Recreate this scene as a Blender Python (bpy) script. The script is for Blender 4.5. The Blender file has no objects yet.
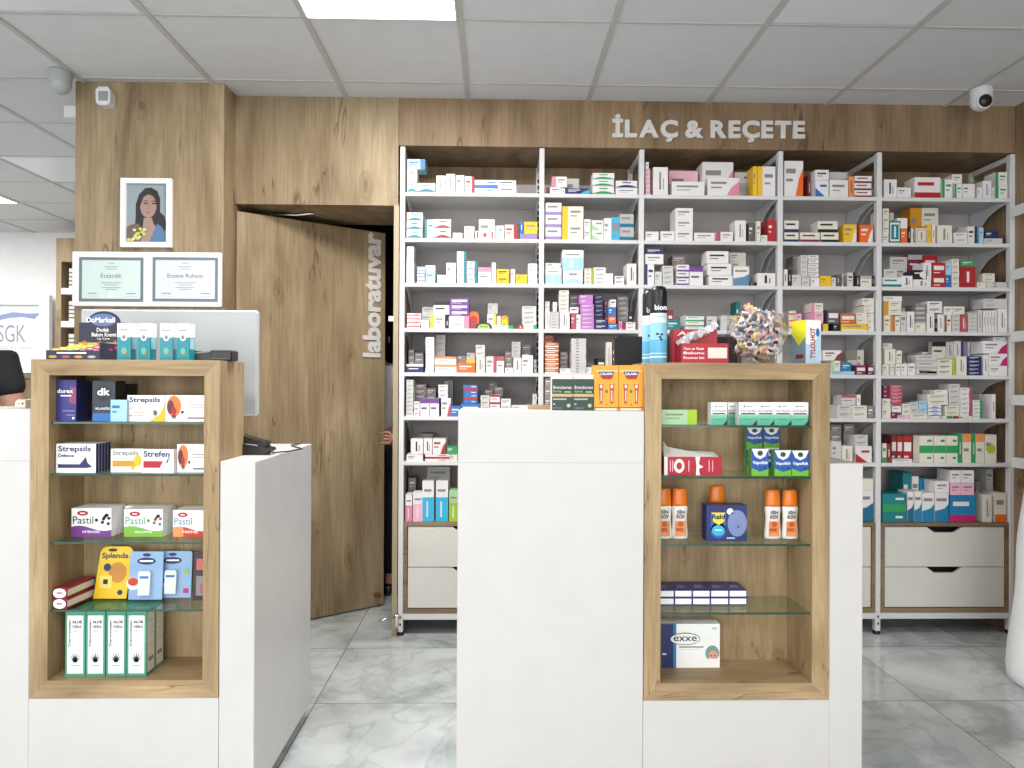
import bpy, math, random
from mathutils import Vector, Matrix
random.seed(7)
R = math.radians
S = bpy.context.scene
COL = S.collection
# ------------------------------------------------------------------ camera, world, lights, exposure
FPX, YAW, PIT, ROL, CH = 733.0, 0.0220, 0.0025, 0.0050, 1.24
_f = Vector((math.sin(YAW)*math.cos(PIT), math.cos(YAW)*math.cos(PIT), math.sin(PIT)))
_r = Vector((math.cos(YAW), -math.sin(YAW), 0)); _u = _r.cross(_f)
CR = _r*math.cos(ROL)+_u*math.sin(ROL); CU = -_r*math.sin(ROL)+_u*math.cos(ROL); CF = _f
cam = bpy.data.cameras.new('camera'); co = bpy.data.objects.new('camera', cam); COL.objects.link(co)
m = Matrix((CR, CU, -CF)).transposed().to_4x4(); m.translation = Vector((0, 0, CH)); co.matrix_world = m
cam.sensor_width = 36; cam.lens = FPX/1024*36; cam.clip_start = .05; S.camera = co
S.view_settings.view_transform = 'Standard'; S.view_settings.look = 'None'
S.view_settings.exposure = 0.08; S.view_settings.gamma = 1; S.view_settings.use_curve_mapping = False
wd = bpy.data.worlds.new('world'); S.world = wd; wd.use_nodes = True
wd.node_tree.nodes['Background'].inputs[0].default_value = (.93, .96, 1, 1)
wd.node_tree.nodes['Background'].inputs[1].default_value = 1.0
def area(name, loc, rot, sx, sy, e, c=(1, 1, 1)):
    l = bpy.data.lights.new(name, 'AREA'); l.shape = 'RECTANGLE'; l.size = sx; l.size_y = sy; l.energy = e; l.color = c
    o = bpy.data.objects.new(name, l); o.location = loc; o.rotation_euler = rot; COL.objects.link(o); return o
GX0, GY0, T, CZ = -1.346, 3.45, .6, 2.664          # ceiling grid origin, tile, ceiling height
area('shop_window_daylight', (-1.5, -5.6, 1.4), (R(90), 0, 0), 11, 2.4, 300, (.96, .98, 1))
PANELS = [(1, 2), (-3, 6), (4, 6), (0, 6), (-5, -3), (-7, 1), (-7, -1), (-8, -4)]   # (column, row towards camera) of lit ceiling panels; last ones unseen, added to brighten far left
PLAB = ['lit square ceiling panel in view above the shelves', 'square ceiling light behind the left counter customer side', 'square ceiling light over the customer area at right', 'square ceiling light over the customer area at centre',
        'square ceiling light in the far left room, seen at the left picture edge', 'square ceiling light at the left beyond the counter', 'unseen ceiling light added to brighten the far left room', 'unseen ceiling light added by the far left corner']
for c, r in PANELS:
    area('ceiling_lamp', (GX0+T*(c+.5), GY0-T*(r-.5), CZ-.02), (0, 0, 0), .56, .56, (38 if (c, r) == (1, 2) else 26) if r > 0 else 24, (1, .99, .96))
# ------------------------------------------------------------------ helpers
def wp(x, y, Y):                                     # photo pixel -> point on the vertical plane at distance Y
    d = CF + CR*((x-512)/FPX) - CU*((y-384)/FPX)
    t = Y/d.y
    return d.x*t, CH+d.z*t
def lin(h):
    return tuple((v/12.92 if v <= .04045 else ((v+.055)/1.055)**2.4) for v in (int(h[i:i+2], 16)/255 for i in (0, 2, 4)))+(1,)
MATS = {}
def mat(name, col, rough=.5, metal=0, spec=.5, emit=0, coat=0):
    if name in MATS: return MATS[name]
    m = bpy.data.materials.new(name); m.use_nodes = True; nt = m.node_tree; b = nt.nodes['Principled BSDF']
    c = lin(col) if isinstance(col, str) else col
    tc = nt.nodes.new('ShaderNodeNewGeometry'); n = nt.nodes.new('ShaderNodeTexNoise'); n.inputs['Scale'].default_value = 9
    nt.links.new(tc.outputs['Position'], n.inputs['Vector'])
    mr = nt.nodes.new('ShaderNodeMapRange'); mr.inputs[3].default_value = .95; mr.inputs[4].default_value = 1.05
    nt.links.new(n.outputs['Fac'], mr.inputs[0])
    h = nt.nodes.new('ShaderNodeHueSaturation'); h.inputs['Color'].default_value = c
    nt.links.new(mr.outputs[0], h.inputs['Value']); nt.links.new(h.outputs[0], b.inputs['Base Color'])
    b.inputs['Roughness'].default_value = rough; b.inputs['Metallic'].default_value = metal
    b.inputs['Specular IOR Level'].default_value = spec; b.inputs['Coat Weight'].default_value = coat
    if emit:
        b.inputs['Emission Color'].default_value = c; b.inputs['Emission Strength'].default_value = emit
    MATS[name] = m; return m
PAL = dict(W='ebe7e6', C='e6e0d2', G='b9b7b4', g='d2d0cc', T='0f7f86', B='2f6fb5', N='232a63', R='b3232c', P='73408f', V='9a86b8',
           v='c07ac4', K='e08aa6', k='b4505f', O='ee6a22', Y='f0c020', y='d9951c', E='2f9c5a', e='a9cfa0', L='a3c62d', M='7d1f4a',
           m='c0206e', A='a8d2ea', a='35b3dd', D='1c1c22', H='8f8784', S='5f86a8', b='1f7fae', X='8a2f2a', Z='c46a35', t='0e6a8a', q='5d5b5b', w='f7f7f5', h='8b8887', s='f0b9cc', o='f2955a')
CN = dict(W='white', C='cream', G='grey', g='pale grey', T='teal', B='blue', N='navy', R='red', P='purple', V='lilac', v='orchid pink', K='pink',
          k='dusty red', O='orange', Y='yellow', y='amber', E='green', e='pale green', L='lime green', M='maroon', m='magenta', A='pale blue',
          a='cyan', D='black', H='taupe grey', S='slate blue', b='teal blue', X='dark red', Z='rust orange', t='deep teal', q='dark grey', w='bright white', h='mid grey', s='light pink', o='light orange')
def pm(k): return mat('card_'+CN[k].replace(' ', '_'), PAL[k], .45)
class MB:
    def __init__(s): s.v = []; s.f = []; s.mi = []; s.ms = []; s.sm = []
    def m(s, mt):
        if mt not in s.ms: s.ms.append(mt)
        return s.ms.index(mt)
    def add(s, vs, fs, mt, smooth=False):
        b = len(s.v); s.v += [tuple(v) for v in vs]; i = s.m(mt)
        for f in fs: s.f.append(tuple(b+k for k in f)); s.mi.append(i); s.sm.append(smooth)
        return s
    def box(s, x0, x1, y0, y1, z0, z1, mt, bev=0):
        if bev:
            b = bev; P = [(x0, y0), (x1, y0), (x1, y1), (x0, y1)]
            vs = []
            for (z, i) in ((z0, b), (z0+b, 0), (z1-b, 0), (z1, b)):
                vs += [(x0+b+i*0, y0+i, z), (x1-b, y0+i, z), (x1-i, y0+b, z), (x1-i, y1-b, z), (x1-b, y1-i, z), (x0+b, y1-i, z), (x0+i, y1-b, z), (x0+i, y0+b, z)]
            fs = [tuple(range(7, -1, -1)), tuple(range(24, 32))]
            for r in range(3):
                for k in range(8): fs.append((r*8+k, r*8+(k+1) % 8, r*8+8+(k+1) % 8, r*8+8+k))
            return s.add(vs, fs, mt)
        return s.add([(x0, y0, z0), (x1, y0, z0), (x1, y1, z0), (x0, y1, z0), (x0, y0, z1), (x1, y0, z1), (x1, y1, z1), (x0, y1, z1)],
                     [(3, 2, 1, 0), (4, 5, 6, 7), (0, 1, 5, 4), (1, 2, 6, 5), (2, 3, 7, 6), (3, 0, 4, 7)], mt)
    def fq(s, x0, x1, z0, z1, y, mt):                 # printed rectangle on a face looking towards -y
        return s.add([(x0, y, z0), (x1, y, z0), (x1, y, z1), (x0, y, z1)], [(0, 1, 2, 3)], mt)
    def fp(s, pts, y, mt):
        return s.add([(p[0], y, p[1]) for p in pts], [tuple(range(len(pts)))], mt)
    def disc(s, cx, cz, rx, rz, y, mt, n=20):
        return s.fp([(cx+rx*math.cos(6.2832*k/n), cz+rz*math.sin(6.2832*k/n)) for k in range(n)], y, mt)
    def prism(s, pts, axis, a0, a1, mt):              # polygon extruded along an axis
        n = len(pts)
        f = {'y': lambda p, a: (p[0], a, p[1]), 'x': lambda p, a: (a, p[0], p[1]), 'z': lambda p, a: (p[0], p[1], a)}[axis]
        vs = [f(p, a0) for p in pts]+[f(p, a1) for p in pts]
        return s.add(vs, [tuple(range(n)), tuple(range(2*n-1, n-1, -1))]+[(k, k+n, (k+1) % n+n, (k+1) % n) for k in range(n)], mt)
    def lathe(s, prof, mt, n=28, cx=0, cy=0, ex=1, ey=1, caps=True, smooth=True):
        vs = []; fs = []
        for r, z in prof:
            for k in range(n): a = 6.283185*k/n; vs.append((cx+r*ex*math.cos(a), cy+r*ey*math.sin(a), z))
        for j in range(len(prof)-1):
            for k in range(n): fs.append((j*n+k, j*n+(k+1) % n, (j+1)*n+(k+1) % n, (j+1)*n+k))
        s.add(vs, fs, mt, smooth)
        if caps:
            b = len(s.v)-len(vs); i = s.m(mt)
            s.f.append(tuple(b+k for k in range(n-1, -1, -1))); s.mi.append(i); s.sm.append(False)
            s.f.append(tuple(b+(len(prof)-1)*n+k for k in range(n))); s.mi.append(i); s.sm.append(False)
        return s
    def tube(s, pts, r, mt, n=8):
        vs = []; fs = []
        for j, p in enumerate(pts):
            p = Vector(p); d = (Vector(pts[min(j+1, len(pts)-1)])-Vector(pts[max(j-1, 0)])).normalized()
            a = d.cross(Vector((0, 0, 1)) if abs(d.z) < .9 else Vector((1, 0, 0))).normalized(); b = d.cross(a)
            for k in range(n): t = 6.283185*k/n; vs.append(p+a*r*math.cos(t)+b*r*math.sin(t))
        for j in range(len(pts)-1):
            for k in range(n): fs.append((j*n+k, j*n+(k+1) % n, (j+1)*n+(k+1) % n, (j+1)*n+k))
        fs += [tuple(range(n-1, -1, -1)), tuple((len(pts)-1)*n+k for k in range(n))]
        return s.add(vs, fs, mt, True)
    def build(s, name, parent=None, loc=(0, 0, 0), rz=0, label=None):
        me = bpy.data.meshes.new(name); me.from_pydata(s.v, [], s.f)
        for mt in s.ms: me.materials.append(mt)
        me.polygons.foreach_set('material_index', s.mi); me.polygons.foreach_set('use_smooth', s.sm); me.update()
        o = bpy.data.objects.new(name, me); COL.objects.link(o); o.location = loc; o.rotation_euler = (0, 0, rz)
        if parent: o.parent = parent
        if label: o['label'] = label
        return o
def tag(o, label=None, cat=None, group=None, kind=None):
    if label: o['label'] = label
    if cat: o['category'] = cat
    if group: o['group'] = group
    if kind: o['kind'] = kind
    return o
def thing(name, label, cat, loc=(0, 0, 0), rz=0, group=None):
    o = bpy.data.objects.new(name, None); COL.objects.link(o); o.location = loc; o.rotation_euler = (0, 0, rz); o.empty_display_size = .05
    return tag(o, label, cat, group)
def struct(mb, name, parent=None, label=None):
    o = mb.build(name, parent); 
    if not parent: o['kind'] = 'structure'
    if label: o['label'] = label
    return o
def copy_tree(o, parent=None):
    c = o.copy(); COL.objects.link(c)
    if parent: c.parent = parent
    for ch in o.children: copy_tree(ch, c)
    return c
FONTC = {}
def text_mesh(s, mt, bold=0, ext=0.0, spacing=1.0):
    k = (s, mt.name, bold, ext, spacing)
    if k in FONTC: return FONTC[k]
    cu = bpy.data.curves.new('txt', 'FONT'); cu.body = s; cu.size = 1; cu.offset = bold; cu.extrude = ext; cu.space_character = spacing; cu.resolution_u = 3
    cu.align_x = 'LEFT'
    ob = bpy.data.objects.new('txt', cu); COL.objects.link(ob)
    dg = bpy.context.evaluated_depsgraph_get(); me = bpy.data.meshes.new_from_object(ob.evaluated_get(dg))
    bpy.data.objects.remove(ob); me.materials.clear(); me.materials.append(mt)
    xs = [v.co.x for v in me.vertices]; ys = [v.co.y for v in me.vertices]
    FONTC[k] = (me, min(xs), max(xs), min(ys), max(ys)); return FONTC[k]
def text(s, x0, x1, z0, z1, y, mt, parent, name='lettering', bold=0, ext=0.0, rot=0, back=False):
    """lettering stretched into the rectangle x0..x1, z0..z1 of the parent's front face; rot=1 reads upwards"""
    me, a, b, c, d = text_mesh(s, mt, bold, ext)
    me = me.copy(); W, H = (x1-x0, z1-z0) if not rot else (z1-z0, x1-x0)
    for v in me.vertices:
        px = (v.co.x-a)/(b-a)*W; pz = (v.co.y-c)/(d-c)*H; dz = -v.co.z
        if rot: v.co = (x1-pz, y+dz, z0+px)
        else: v.co = (x0+px, y+dz, z0+pz)
    o = bpy.data.objects.new(name, me); COL.objects.link(o); o.parent = parent
    return o
# ------------------------------------------------------------------ procedural surfaces
def wood(name, c1, c2, horiz=False, scale=1.0, rough=.5, seedv=0, dark=.55):
    m = bpy.data.materials.new(name); m.use_nodes = True; nt = m.node_tree; N = nt.nodes.new; L = nt.links.new
    b = nt.nodes['Principled BSDF']; g = N('ShaderNodeNewGeometry'); mp = N('ShaderNodeMapping')
    mp.inputs['Location'].default_value = (seedv, seedv*.7, seedv*.3)
    mp.inputs['Scale'].default_value = (.8*scale, 3.6*scale, 3.6*scale) if horiz else (3.6*scale, 3.6*scale, .8*scale)
    L(g.outputs['Position'], mp.inputs[0])
    n1 = N('ShaderNodeTexNoise'); n1.inputs['Scale'].default_value = 1.3; n1.inputs['Detail'].default_value = 6; n1.inputs['Distortion'].default_value = .9
    L(mp.outputs[0], n1.inputs['Vector'])
    mp2 = N('ShaderNodeMapping'); mp2.inputs['Scale'].default_value = (5*scale, 75*scale, 75*scale) if horiz else (75*scale, 75*scale, 5*scale)
    L(g.outputs['Position'], mp2.inputs[0])
    n2 = N('ShaderNodeTexNoise'); n2.inputs['Scale'].default_value = 1; n2.inputs['Detail'].default_value = 4; L(mp2.outputs[0], n2.inputs['Vector'])
    r1 = N('ShaderNodeValToRGB'); r1.color_ramp.elements[0].position = .33; r1.color_ramp.elements[1].position = .68
    r1.color_ramp.elements[0].color = lin(c1); r1.color_ramp.elements[1].color = lin(c2); L(n1.outputs['Fac'], r1.inputs[0])
    mx = N('ShaderNodeMix'); mx.data_type = 'RGBA'; mx.blend_type = 'MULTIPLY'; mx.inputs[0].default_value = 1
    r2 = N('ShaderNodeValToRGB'); r2.color_ramp.elements[0].position = .3; r2.color_ramp.elements[1].position = .7
    r2.color_ramp.elements[0].color = (.76, .74, .70, 1); r2.color_ramp.elements[1].color = (1.0, 1, 1, 1); L(n2.outputs['Fac'], r2.inputs[0])
    L(r1.outputs[0], mx.inputs[6]); L(r2.outputs[0], mx.inputs[7])
    # knots and cracks, laid out on the board face (u across the grain, v along it)
    sp = N('ShaderNodeSeparateXYZ'); L(g.outputs['Position'], sp.inputs[0])
    ua = N('ShaderNodeMath'); ua.operation = 'MULTIPLY_ADD'; ua.inputs[1].default_value = .8
    uo, vo = (sp.outputs[2], sp.outputs[0]) if horiz else (sp.outputs[0], sp.outputs[2])
    L(sp.outputs[1], ua.inputs[0]); L(uo, ua.inputs[2])
    cb = N('ShaderNodeCombineXYZ'); L(ua.outputs[0], cb.inputs[0]); L(vo, cb.inputs[1])
    mp3 = N('ShaderNodeMapping'); mp3.inputs['Location'].default_value = (seedv*3.1, seedv*1.7, 0); mp3.inputs['Scale'].default_value = (4.2*scale, 2.0*scale, 1); L(cb.outputs[0], mp3.inputs[0])
    nk = N('ShaderNodeTexNoise'); nk.inputs['Scale'].default_value = 5; L(mp3.outputs[0], nk.inputs['Vector'])
    nd = N('ShaderNodeMix'); nd.data_type = 'RGBA'; nd.blend_type = 'ADD'; nd.inputs[0].default_value = .16; L(mp3.outputs[0], nd.inputs[6]); L(nk.outputs['Color'], nd.inputs[7])
    v = N('ShaderNodeTexVoronoi'); v.voronoi_dimensions = '2D'; v.inputs['Scale'].default_value = 1; v.inputs['Randomness'].default_value = 1; L(nd.outputs[2], v.inputs['Vector'])
    r3 = N('ShaderNodeValToRGB'); el = r3.color_ramp.elements; el[0].position = .03; el[1].position = .17
    el[0].color = (dark, dark*.9, dark*.78, 1); el[1].color = (1, 1, 1, 1); k_ = el.new(.075); k_.color = (.9, .87, .82, 1); k_ = el.new(.11); k_.color = (.76, .72, .66, 1); L(v.outputs['Distance'], r3.inputs[0])
    sc3 = N('ShaderNodeSeparateColor'); L(v.outputs['Color'], sc3.inputs[0]); gt = N('ShaderNodeMath'); gt.operation = 'GREATER_THAN'; gt.inputs[1].default_value = .62; L(sc3.outputs[0], gt.inputs[0])
    gm = N('ShaderNodeMath'); gm.operation = 'MULTIPLY'; gm.inputs[1].default_value = .85; L(gt.outputs[0], gm.inputs[0])
    mxk = N('ShaderNodeMix'); mxk.data_type = 'RGBA'; mxk.blend_type = 'MULTIPLY'; L(gm.outputs[0], mxk.inputs[0]); L(mx.outputs[2], mxk.inputs[6]); L(r3.outputs[0], mxk.inputs[7])
    mp5 = N('ShaderNodeMapping'); mp5.inputs['Location'].default_value = (seedv*2, seedv, 0); mp5.inputs['Scale'].default_value = (9*scale, .9*scale, 1); L(cb.outputs[0], mp5.inputs[0])
    nc = N('ShaderNodeTexNoise'); nc.inputs['Scale'].default_value = 1; nc.inputs['Detail'].default_value = 3; nc.inputs['Distortion'].default_value = .5; L(mp5.outputs[0], nc.inputs['Vector'])
    sb = N('ShaderNodeMath'); sb.operation = 'SUBTRACT'; sb.inputs[1].default_value = .5; L(nc.outputs['Fac'], sb.inputs[0]); ab5 = N('ShaderNodeMath'); ab5.operation = 'ABSOLUTE'; L(sb.outputs[0], ab5.inputs[0])
    r5 = N('ShaderNodeValToRGB'); r5.color_ramp.elements[0].color = (.5, .44, .38, 1); r5.color_ramp.elements[1].position = .014; r5.color_ramp.elements[1].color = (1, 1, 1, 1); L(ab5.outputs[0], r5.inputs[0])
    nm = N('ShaderNodeTexNoise'); nm.inputs['Scale'].default_value = 2.6*scale; L(cb.outputs[0], nm.inputs['Vector']); rm_ = N('ShaderNodeMapRange'); rm_.inputs[1].default_value = .54; rm_.inputs[2].default_value = .62; L(nm.outputs['Fac'], rm_.inputs[0])
    mx2 = N('ShaderNodeMix'); mx2.data_type = 'RGBA'; mx2.blend_type = 'MULTIPLY'; L(rm_.outputs[0], mx2.inputs[0]); L(mxk.outputs[2], mx2.inputs[6]); L(r5.outputs[0], mx2.inputs[7])
    w = N('ShaderNodeTexWave'); w.wave_type = 'BANDS'; w.bands_direction = 'Z' if horiz else 'X'
    w.inputs['Scale'].default_value = 2.0*scale; w.inputs['Distortion'].default_value = 9; w.inputs['Detail'].default_value = 3; w.inputs['Detail Scale'].default_value = .9
    mp4 = N('ShaderNodeMapping'); mp4.inputs['Scale'].default_value = (.25, 1, 1) if horiz else (1, 1, .25); L(g.outputs['Position'], mp4.inputs[0]); L(mp4.outputs[0], w.inputs['Vector'])
    r4 = N('ShaderNodeValToRGB'); r4.color_ramp.elements[0].position = 0; r4.color_ramp.elements[1].position = .35
    r4.color_ramp.elements[0].color = (.84, .82, .79, 1); r4.color_ramp.elements[1].color = (1, 1, 1, 1); L(w.outputs['Fac'], r4.inputs[0])
    mx3 = N('ShaderNodeMix'); mx3.data_type = 'RGBA'; mx3.blend_type = 'MULTIPLY'; mx3.inputs[0].default_value = .8
    L(mx2.outputs[2], mx3.inputs[6]); L(r4.outputs[0], mx3.inputs[7]); L(mx3.outputs[2], b.inputs['Base Color'])
    b.inputs['Roughness'].default_value = rough; b.inputs['Specular IOR Level'].default_value = .3
    MATS[name] = m; return m
OAK = wood('oak_panel', '8a765a', 'b4a080', seedv=1.3)
OAKD = wood('oak_door', '8b775b', 'b49f80', seedv=4.1)
OAKB = wood('oak_bulkhead', '806a52', 'a88e70', seedv=2.2)
OAKT = wood('oak_display', '998160', 'c5aa83', seedv=6.3, scale=1.6)
OAKH = wood('oak_display_rail', '998160', 'c5aa83', horiz=True, seedv=3.3, scale=1.6)
OAKC = wood('oak_cabinet', '85705a', 'a38d70', horiz=True, seedv=5.3)
def gloss_white(): return mat('white_laminate', 'd2cfcd', .35)
WL = gloss_white(); WM = mat('white_powder_coat', 'dcdcdc', .4); WG = mat('shaded_back_panel', 'b3adab', .6)  # back panel is white steel, its shade mixed into the grey
DK = mat('dark_slot', '151313', .6); BLK = mat('black_plastic', '141415', .35); CHR = mat('chrome', 'c8c8c8', .2, 1)
WP = mat('white_paint', 'e9e9ea', .6); BRASS = mat('brass', 'b59a5a', .3, 1)
def floor_mat():
    m = bpy.data.materials.new('marble_tile'); m.use_nodes = True; nt = m.node_tree; N = nt.nodes.new; L = nt.links.new
    b = nt.nodes['Principled BSDF']; g = N('ShaderNodeNewGeometry')
    # per-tile offset so that veins break at the joints
    mp = N('ShaderNodeMapping'); mp.inputs['Location'].default_value = (.70/.6, -3.47/.6, 0); mp.inputs['Scale'].default_value = (1/.6, 1/.6, 1)
    L(g.outputs['Position'], mp.inputs[0])
    fl = N('ShaderNodeVectorMath'); fl.operation = 'FLOOR'; L(mp.outputs[0], fl.inputs[0])
    wn = N('ShaderNodeTexWhiteNoise'); L(fl.outputs[0], wn.inputs['Vector'])
    sc = N('ShaderNodeVectorMath'); sc.operation = 'SCALE'; sc.inputs['Scale'].default_value = 6; L(wn.outputs['Color'], sc.inputs[0])
    ad = N('ShaderNodeVectorMath'); ad.operation = 'ADD'; L(g.outputs['Position'], ad.inputs[0]); L(sc.outputs[0], ad.inputs[1])
    n = N('ShaderNodeTexNoise'); n.inputs['Scale'].default_value = 2.3; n.inputs['Detail'].default_value = 7; n.inputs['Distortion'].default_value = 1.6; L(ad.outputs[0], n.inputs['Vector'])
    r = N('ShaderNodeValToRGB'); e = r.color_ramp.elements; e[0].position = .33; e[0].color = lin('a3a8a8'); e[1].position = .62; e[1].color = lin('cdd2d1')
    k = e.new(.47); k.color = lin('bcc1c1'); L(n.outputs['Fac'], r.inputs[0])
    w = N('ShaderNodeTexNoise'); w.inputs['Scale'].default_value = 1.3; w.inputs['Detail'].default_value = 5; w.inputs['Distortion'].default_value = 3; L(ad.outputs[0], w.inputs['Vector'])
    a = N('ShaderNodeMath'); a.operation = 'SUBTRACT'; a.inputs[1].default_value = .5; L(w.outputs['Fac'], a.inputs[0])
    ab = N('ShaderNodeMath'); ab.operation = 'ABSOLUTE'; L(a.outputs[0], ab.inputs[0])
    rv = N('ShaderNodeValToRGB'); rv.color_ramp.elements[0].color = (.76, .76, .76, 1); rv.color_ramp.elements[1].position = .035; rv.color_ramp.elements[1].color = (1, 1, 1, 1); L(ab.outputs[0], rv.inputs[0])
    mx = N('ShaderNodeMix'); mx.data_type = 'RGBA'; mx.blend_type = 'MULTIPLY'; mx.inputs[0].default_value = .7; L(r.outputs[0], mx.inputs[6]); L(rv.outputs[0], mx.inputs[7])
    fr = N('ShaderNodeVectorMath'); fr.operation = 'FRACTION'; L(mp.outputs[0], fr.inputs[0])
    sp = N('ShaderNodeSeparateXYZ'); L(fr.outputs[0], sp.inputs[0])
    mn = N('ShaderNodeMath'); mn.operation = 'MINIMUM'; L(sp.outputs[0], mn.inputs[0]); L(sp.outputs[1], mn.inputs[1])
    lt = N('ShaderNodeMath'); lt.operation = 'LESS_THAN'; lt.inputs[1].default_value = .006; L(mn.outputs[0], lt.inputs[0])
    m2 = N('ShaderNodeMix'); m2.data_type = 'RGBA'; m2.inputs[7].default_value = lin('6a6d6c'); L(lt.outputs[0], m2.inputs[0]); L(mx.outputs[2], m2.inputs[6])
    L(m2.outputs[2], b.inputs['Base Color']); b.inputs['Roughness'].default_value = .13; b.inputs['Specular IOR Level'].default_value = .5
    return m
def glass(name, tint, edge=False):
    m = bpy.data.materials.new(name); m.use_nodes = True; nt = m.node_tree; nt.nodes.clear(); N = nt.nodes.new; L = nt.links.new
    o = N('ShaderNodeOutputMaterial'); t = N('ShaderNodeBsdfTransparent'); t.inputs[0].default_value = tint
    g = N('ShaderNodeBsdfGlossy'); g.inputs['Roughness'].default_value = .02; f = N('ShaderNodeMapRange'); lw = N('ShaderNodeLayerWeight'); lw.inputs[0].default_value = .45 if edge else .25; pw = N('ShaderNodeMath'); pw.operation = 'POWER'; pw.inputs[1].default_value = 3; L(lw.outputs['Facing'], pw.inputs[0]); L(pw.outputs[0], f.inputs[0]); f.inputs[3].default_value = .04; f.inputs[4].default_value = .9 if edge else .55
    x = N('ShaderNodeMixShader'); L(f.outputs[0], x.inputs[0]); L(t.outputs[0], x.inputs[1]); L(g.outputs[0], x.inputs[2]); L(x.outputs[0], o.inputs[0]); return m
GLS = glass('clear_glass', (.90, .96, .93, 1)); GLJ = glass('jar_glass', (.93, .94, .94, 1), True); GED = mat('glass_edge', '1f4a3c', .1)
# ------------------------------------------------------------------ the room
YW = 3.64                                            # plane of the wood front wall and of the shelving
b = MB(); b.box(-9, 4.2, -6.2, 9, -.1, 0, floor_mat()); struct(b, 'floor')
CT = mat('ceiling_tile', 'd8dade', .8); CB = mat('ceiling_bar', 'bdbcba', .6); CTB = mat('ceiling_panel_off', 'e4e7f0', .3)
EM = mat('lit_panel', 'ffffff', .5, emit=6)
b = MB(); b.box(-9, 4.2, -6.2, 9, CZ, CZ+.1, CT)
for k in range(-12, 10):
    x = GX0+T*k
    if -9 < x < 4.2: b.box(x-.012, x+.012, -6.2, 7.0, CZ-.006, CZ, CB)
for k in range(-6, 17):
    y = GY0-T*k
    if -6.2 < y < 7: b.box(-9, 4.2, y-.006, y+.006, CZ-.004, CZ, CB)
OFF = [(-1, 2), (4, 2), (-3, -2)]
for c, r in OFF:
    x = GX0+T*c+.02; y = GY0-T*r+.02; b.box(x, x+.56, y, y+.56, CZ-.003, CZ, CTB)
struct(b, 'ceiling')
for c, r in PANELS:
    x = GX0+T*c+.014; y = GY0-T*r+.014
    if (c, r) in ((1, 2),):
        cx, cy, grp = x+.286, y+.286, None
    t = thing('ceiling_light', PLAB[PANELS.index((c, r))], 'ceiling light', (x+.286, y+.286, CZ-.012))
    b = MB(); b.box(-.284, .284, -.284, .284, .001, .006, EM); b.build('diffuser', t)
    b = MB()
    for q in ((-.29, -.284, -.29, .29), (.284, .29, -.29, .29)): b.box(q[0], q[1], q[2], q[3], 0, .008, WM); b.box(q[2], q[3], q[0], q[1], 0, .008, WM)
    b.build('frame', t)
# back wall above door and shelves
X0, X1 = -1.29, 2.612
def Zp(x, y, Y=YW): return wp(x, y, Y)[1]
ZB = Zp(700, 149)                                    # underside of the bulkhead
XD1 = wp(398, 300, YW)[0]                            # right door jamb
ZD = Zp(300, 204.5)
b = MB(); b.box(XD1, X1, YW, YW+.02, ZB, CZ, OAKB); b.box(XD1, X1, YW+.02, YW+.366, ZB, ZB+.02, OAKB); b.box(XD1, X1, YW+.35, YW+.366, ZB-.14, ZB, OAKB); struct(b, 'wall_back')
b = MB(); b.box(X0, XD1-.002, YW, YW+.02, ZD, CZ, OAK); b.box(X0, XD1, YW+.02, YW+.45, ZD, ZD+.02, OAK); struct(b, 'trim_1')
b = MB(); b.box(XD1-.022, XD1+.003, YW-.002, YW+.12, 0, ZD, mat('jamb_edge', 'a8987c', .5)); struct(b, 'trim_2')
# pillar
XP0 = wp(75, 200, 3.49)[0]
b = MB(); b.box(XP0, X0, 3.49, 3.9, 0, CZ, OAK); struct(b, 'wall_pillar')
XRW = 2.614
b = MB(); b.box(XRW, XRW+.5, 3.575, YW+.5, 0, CZ, OAKB); b.box(XRW+.45, XRW+.5, -6.2, 3.575, 0, CZ, OAKB); struct(b, 'wall_right')
b = MB(); b.box(XD1+.02, X1, YW+.37, YW+.45, 0, CZ, WP); b.box(XD1+.012, XD1+.03, YW+.1, YW+.4, 0, CZ, OAKB); struct(b, 'wall_shelf_back')
LABW = mat('lab_wall_shade', '4a3f37', .8)  # dark brown stands in for the shade of the unlit laboratory
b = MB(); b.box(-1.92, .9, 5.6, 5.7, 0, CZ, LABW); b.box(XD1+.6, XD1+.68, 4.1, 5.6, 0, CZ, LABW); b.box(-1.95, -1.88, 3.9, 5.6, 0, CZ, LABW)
b.box(-1.88, XD1+.6, YW+.46, 5.6, ZD+.06, ZD+.1, mat('lab_ceiling_shade', '1c1a1a', .8)); struct(b, 'wall_laboratory')  # near-black ceiling colour paints in the unlit room's darkness
b = MB(); b.box(-9, -1.0, 7.0, 7.1, 0, CZ, WP); b.box(-2.06, -1.96, 3.9, 7.0, 0, CZ, WP); struct(b, 'wall_far')
b = MB(); b.box(-9.1, -9, -6.2, 9, 0, CZ, WP); struct(b, 'wall_left')
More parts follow.
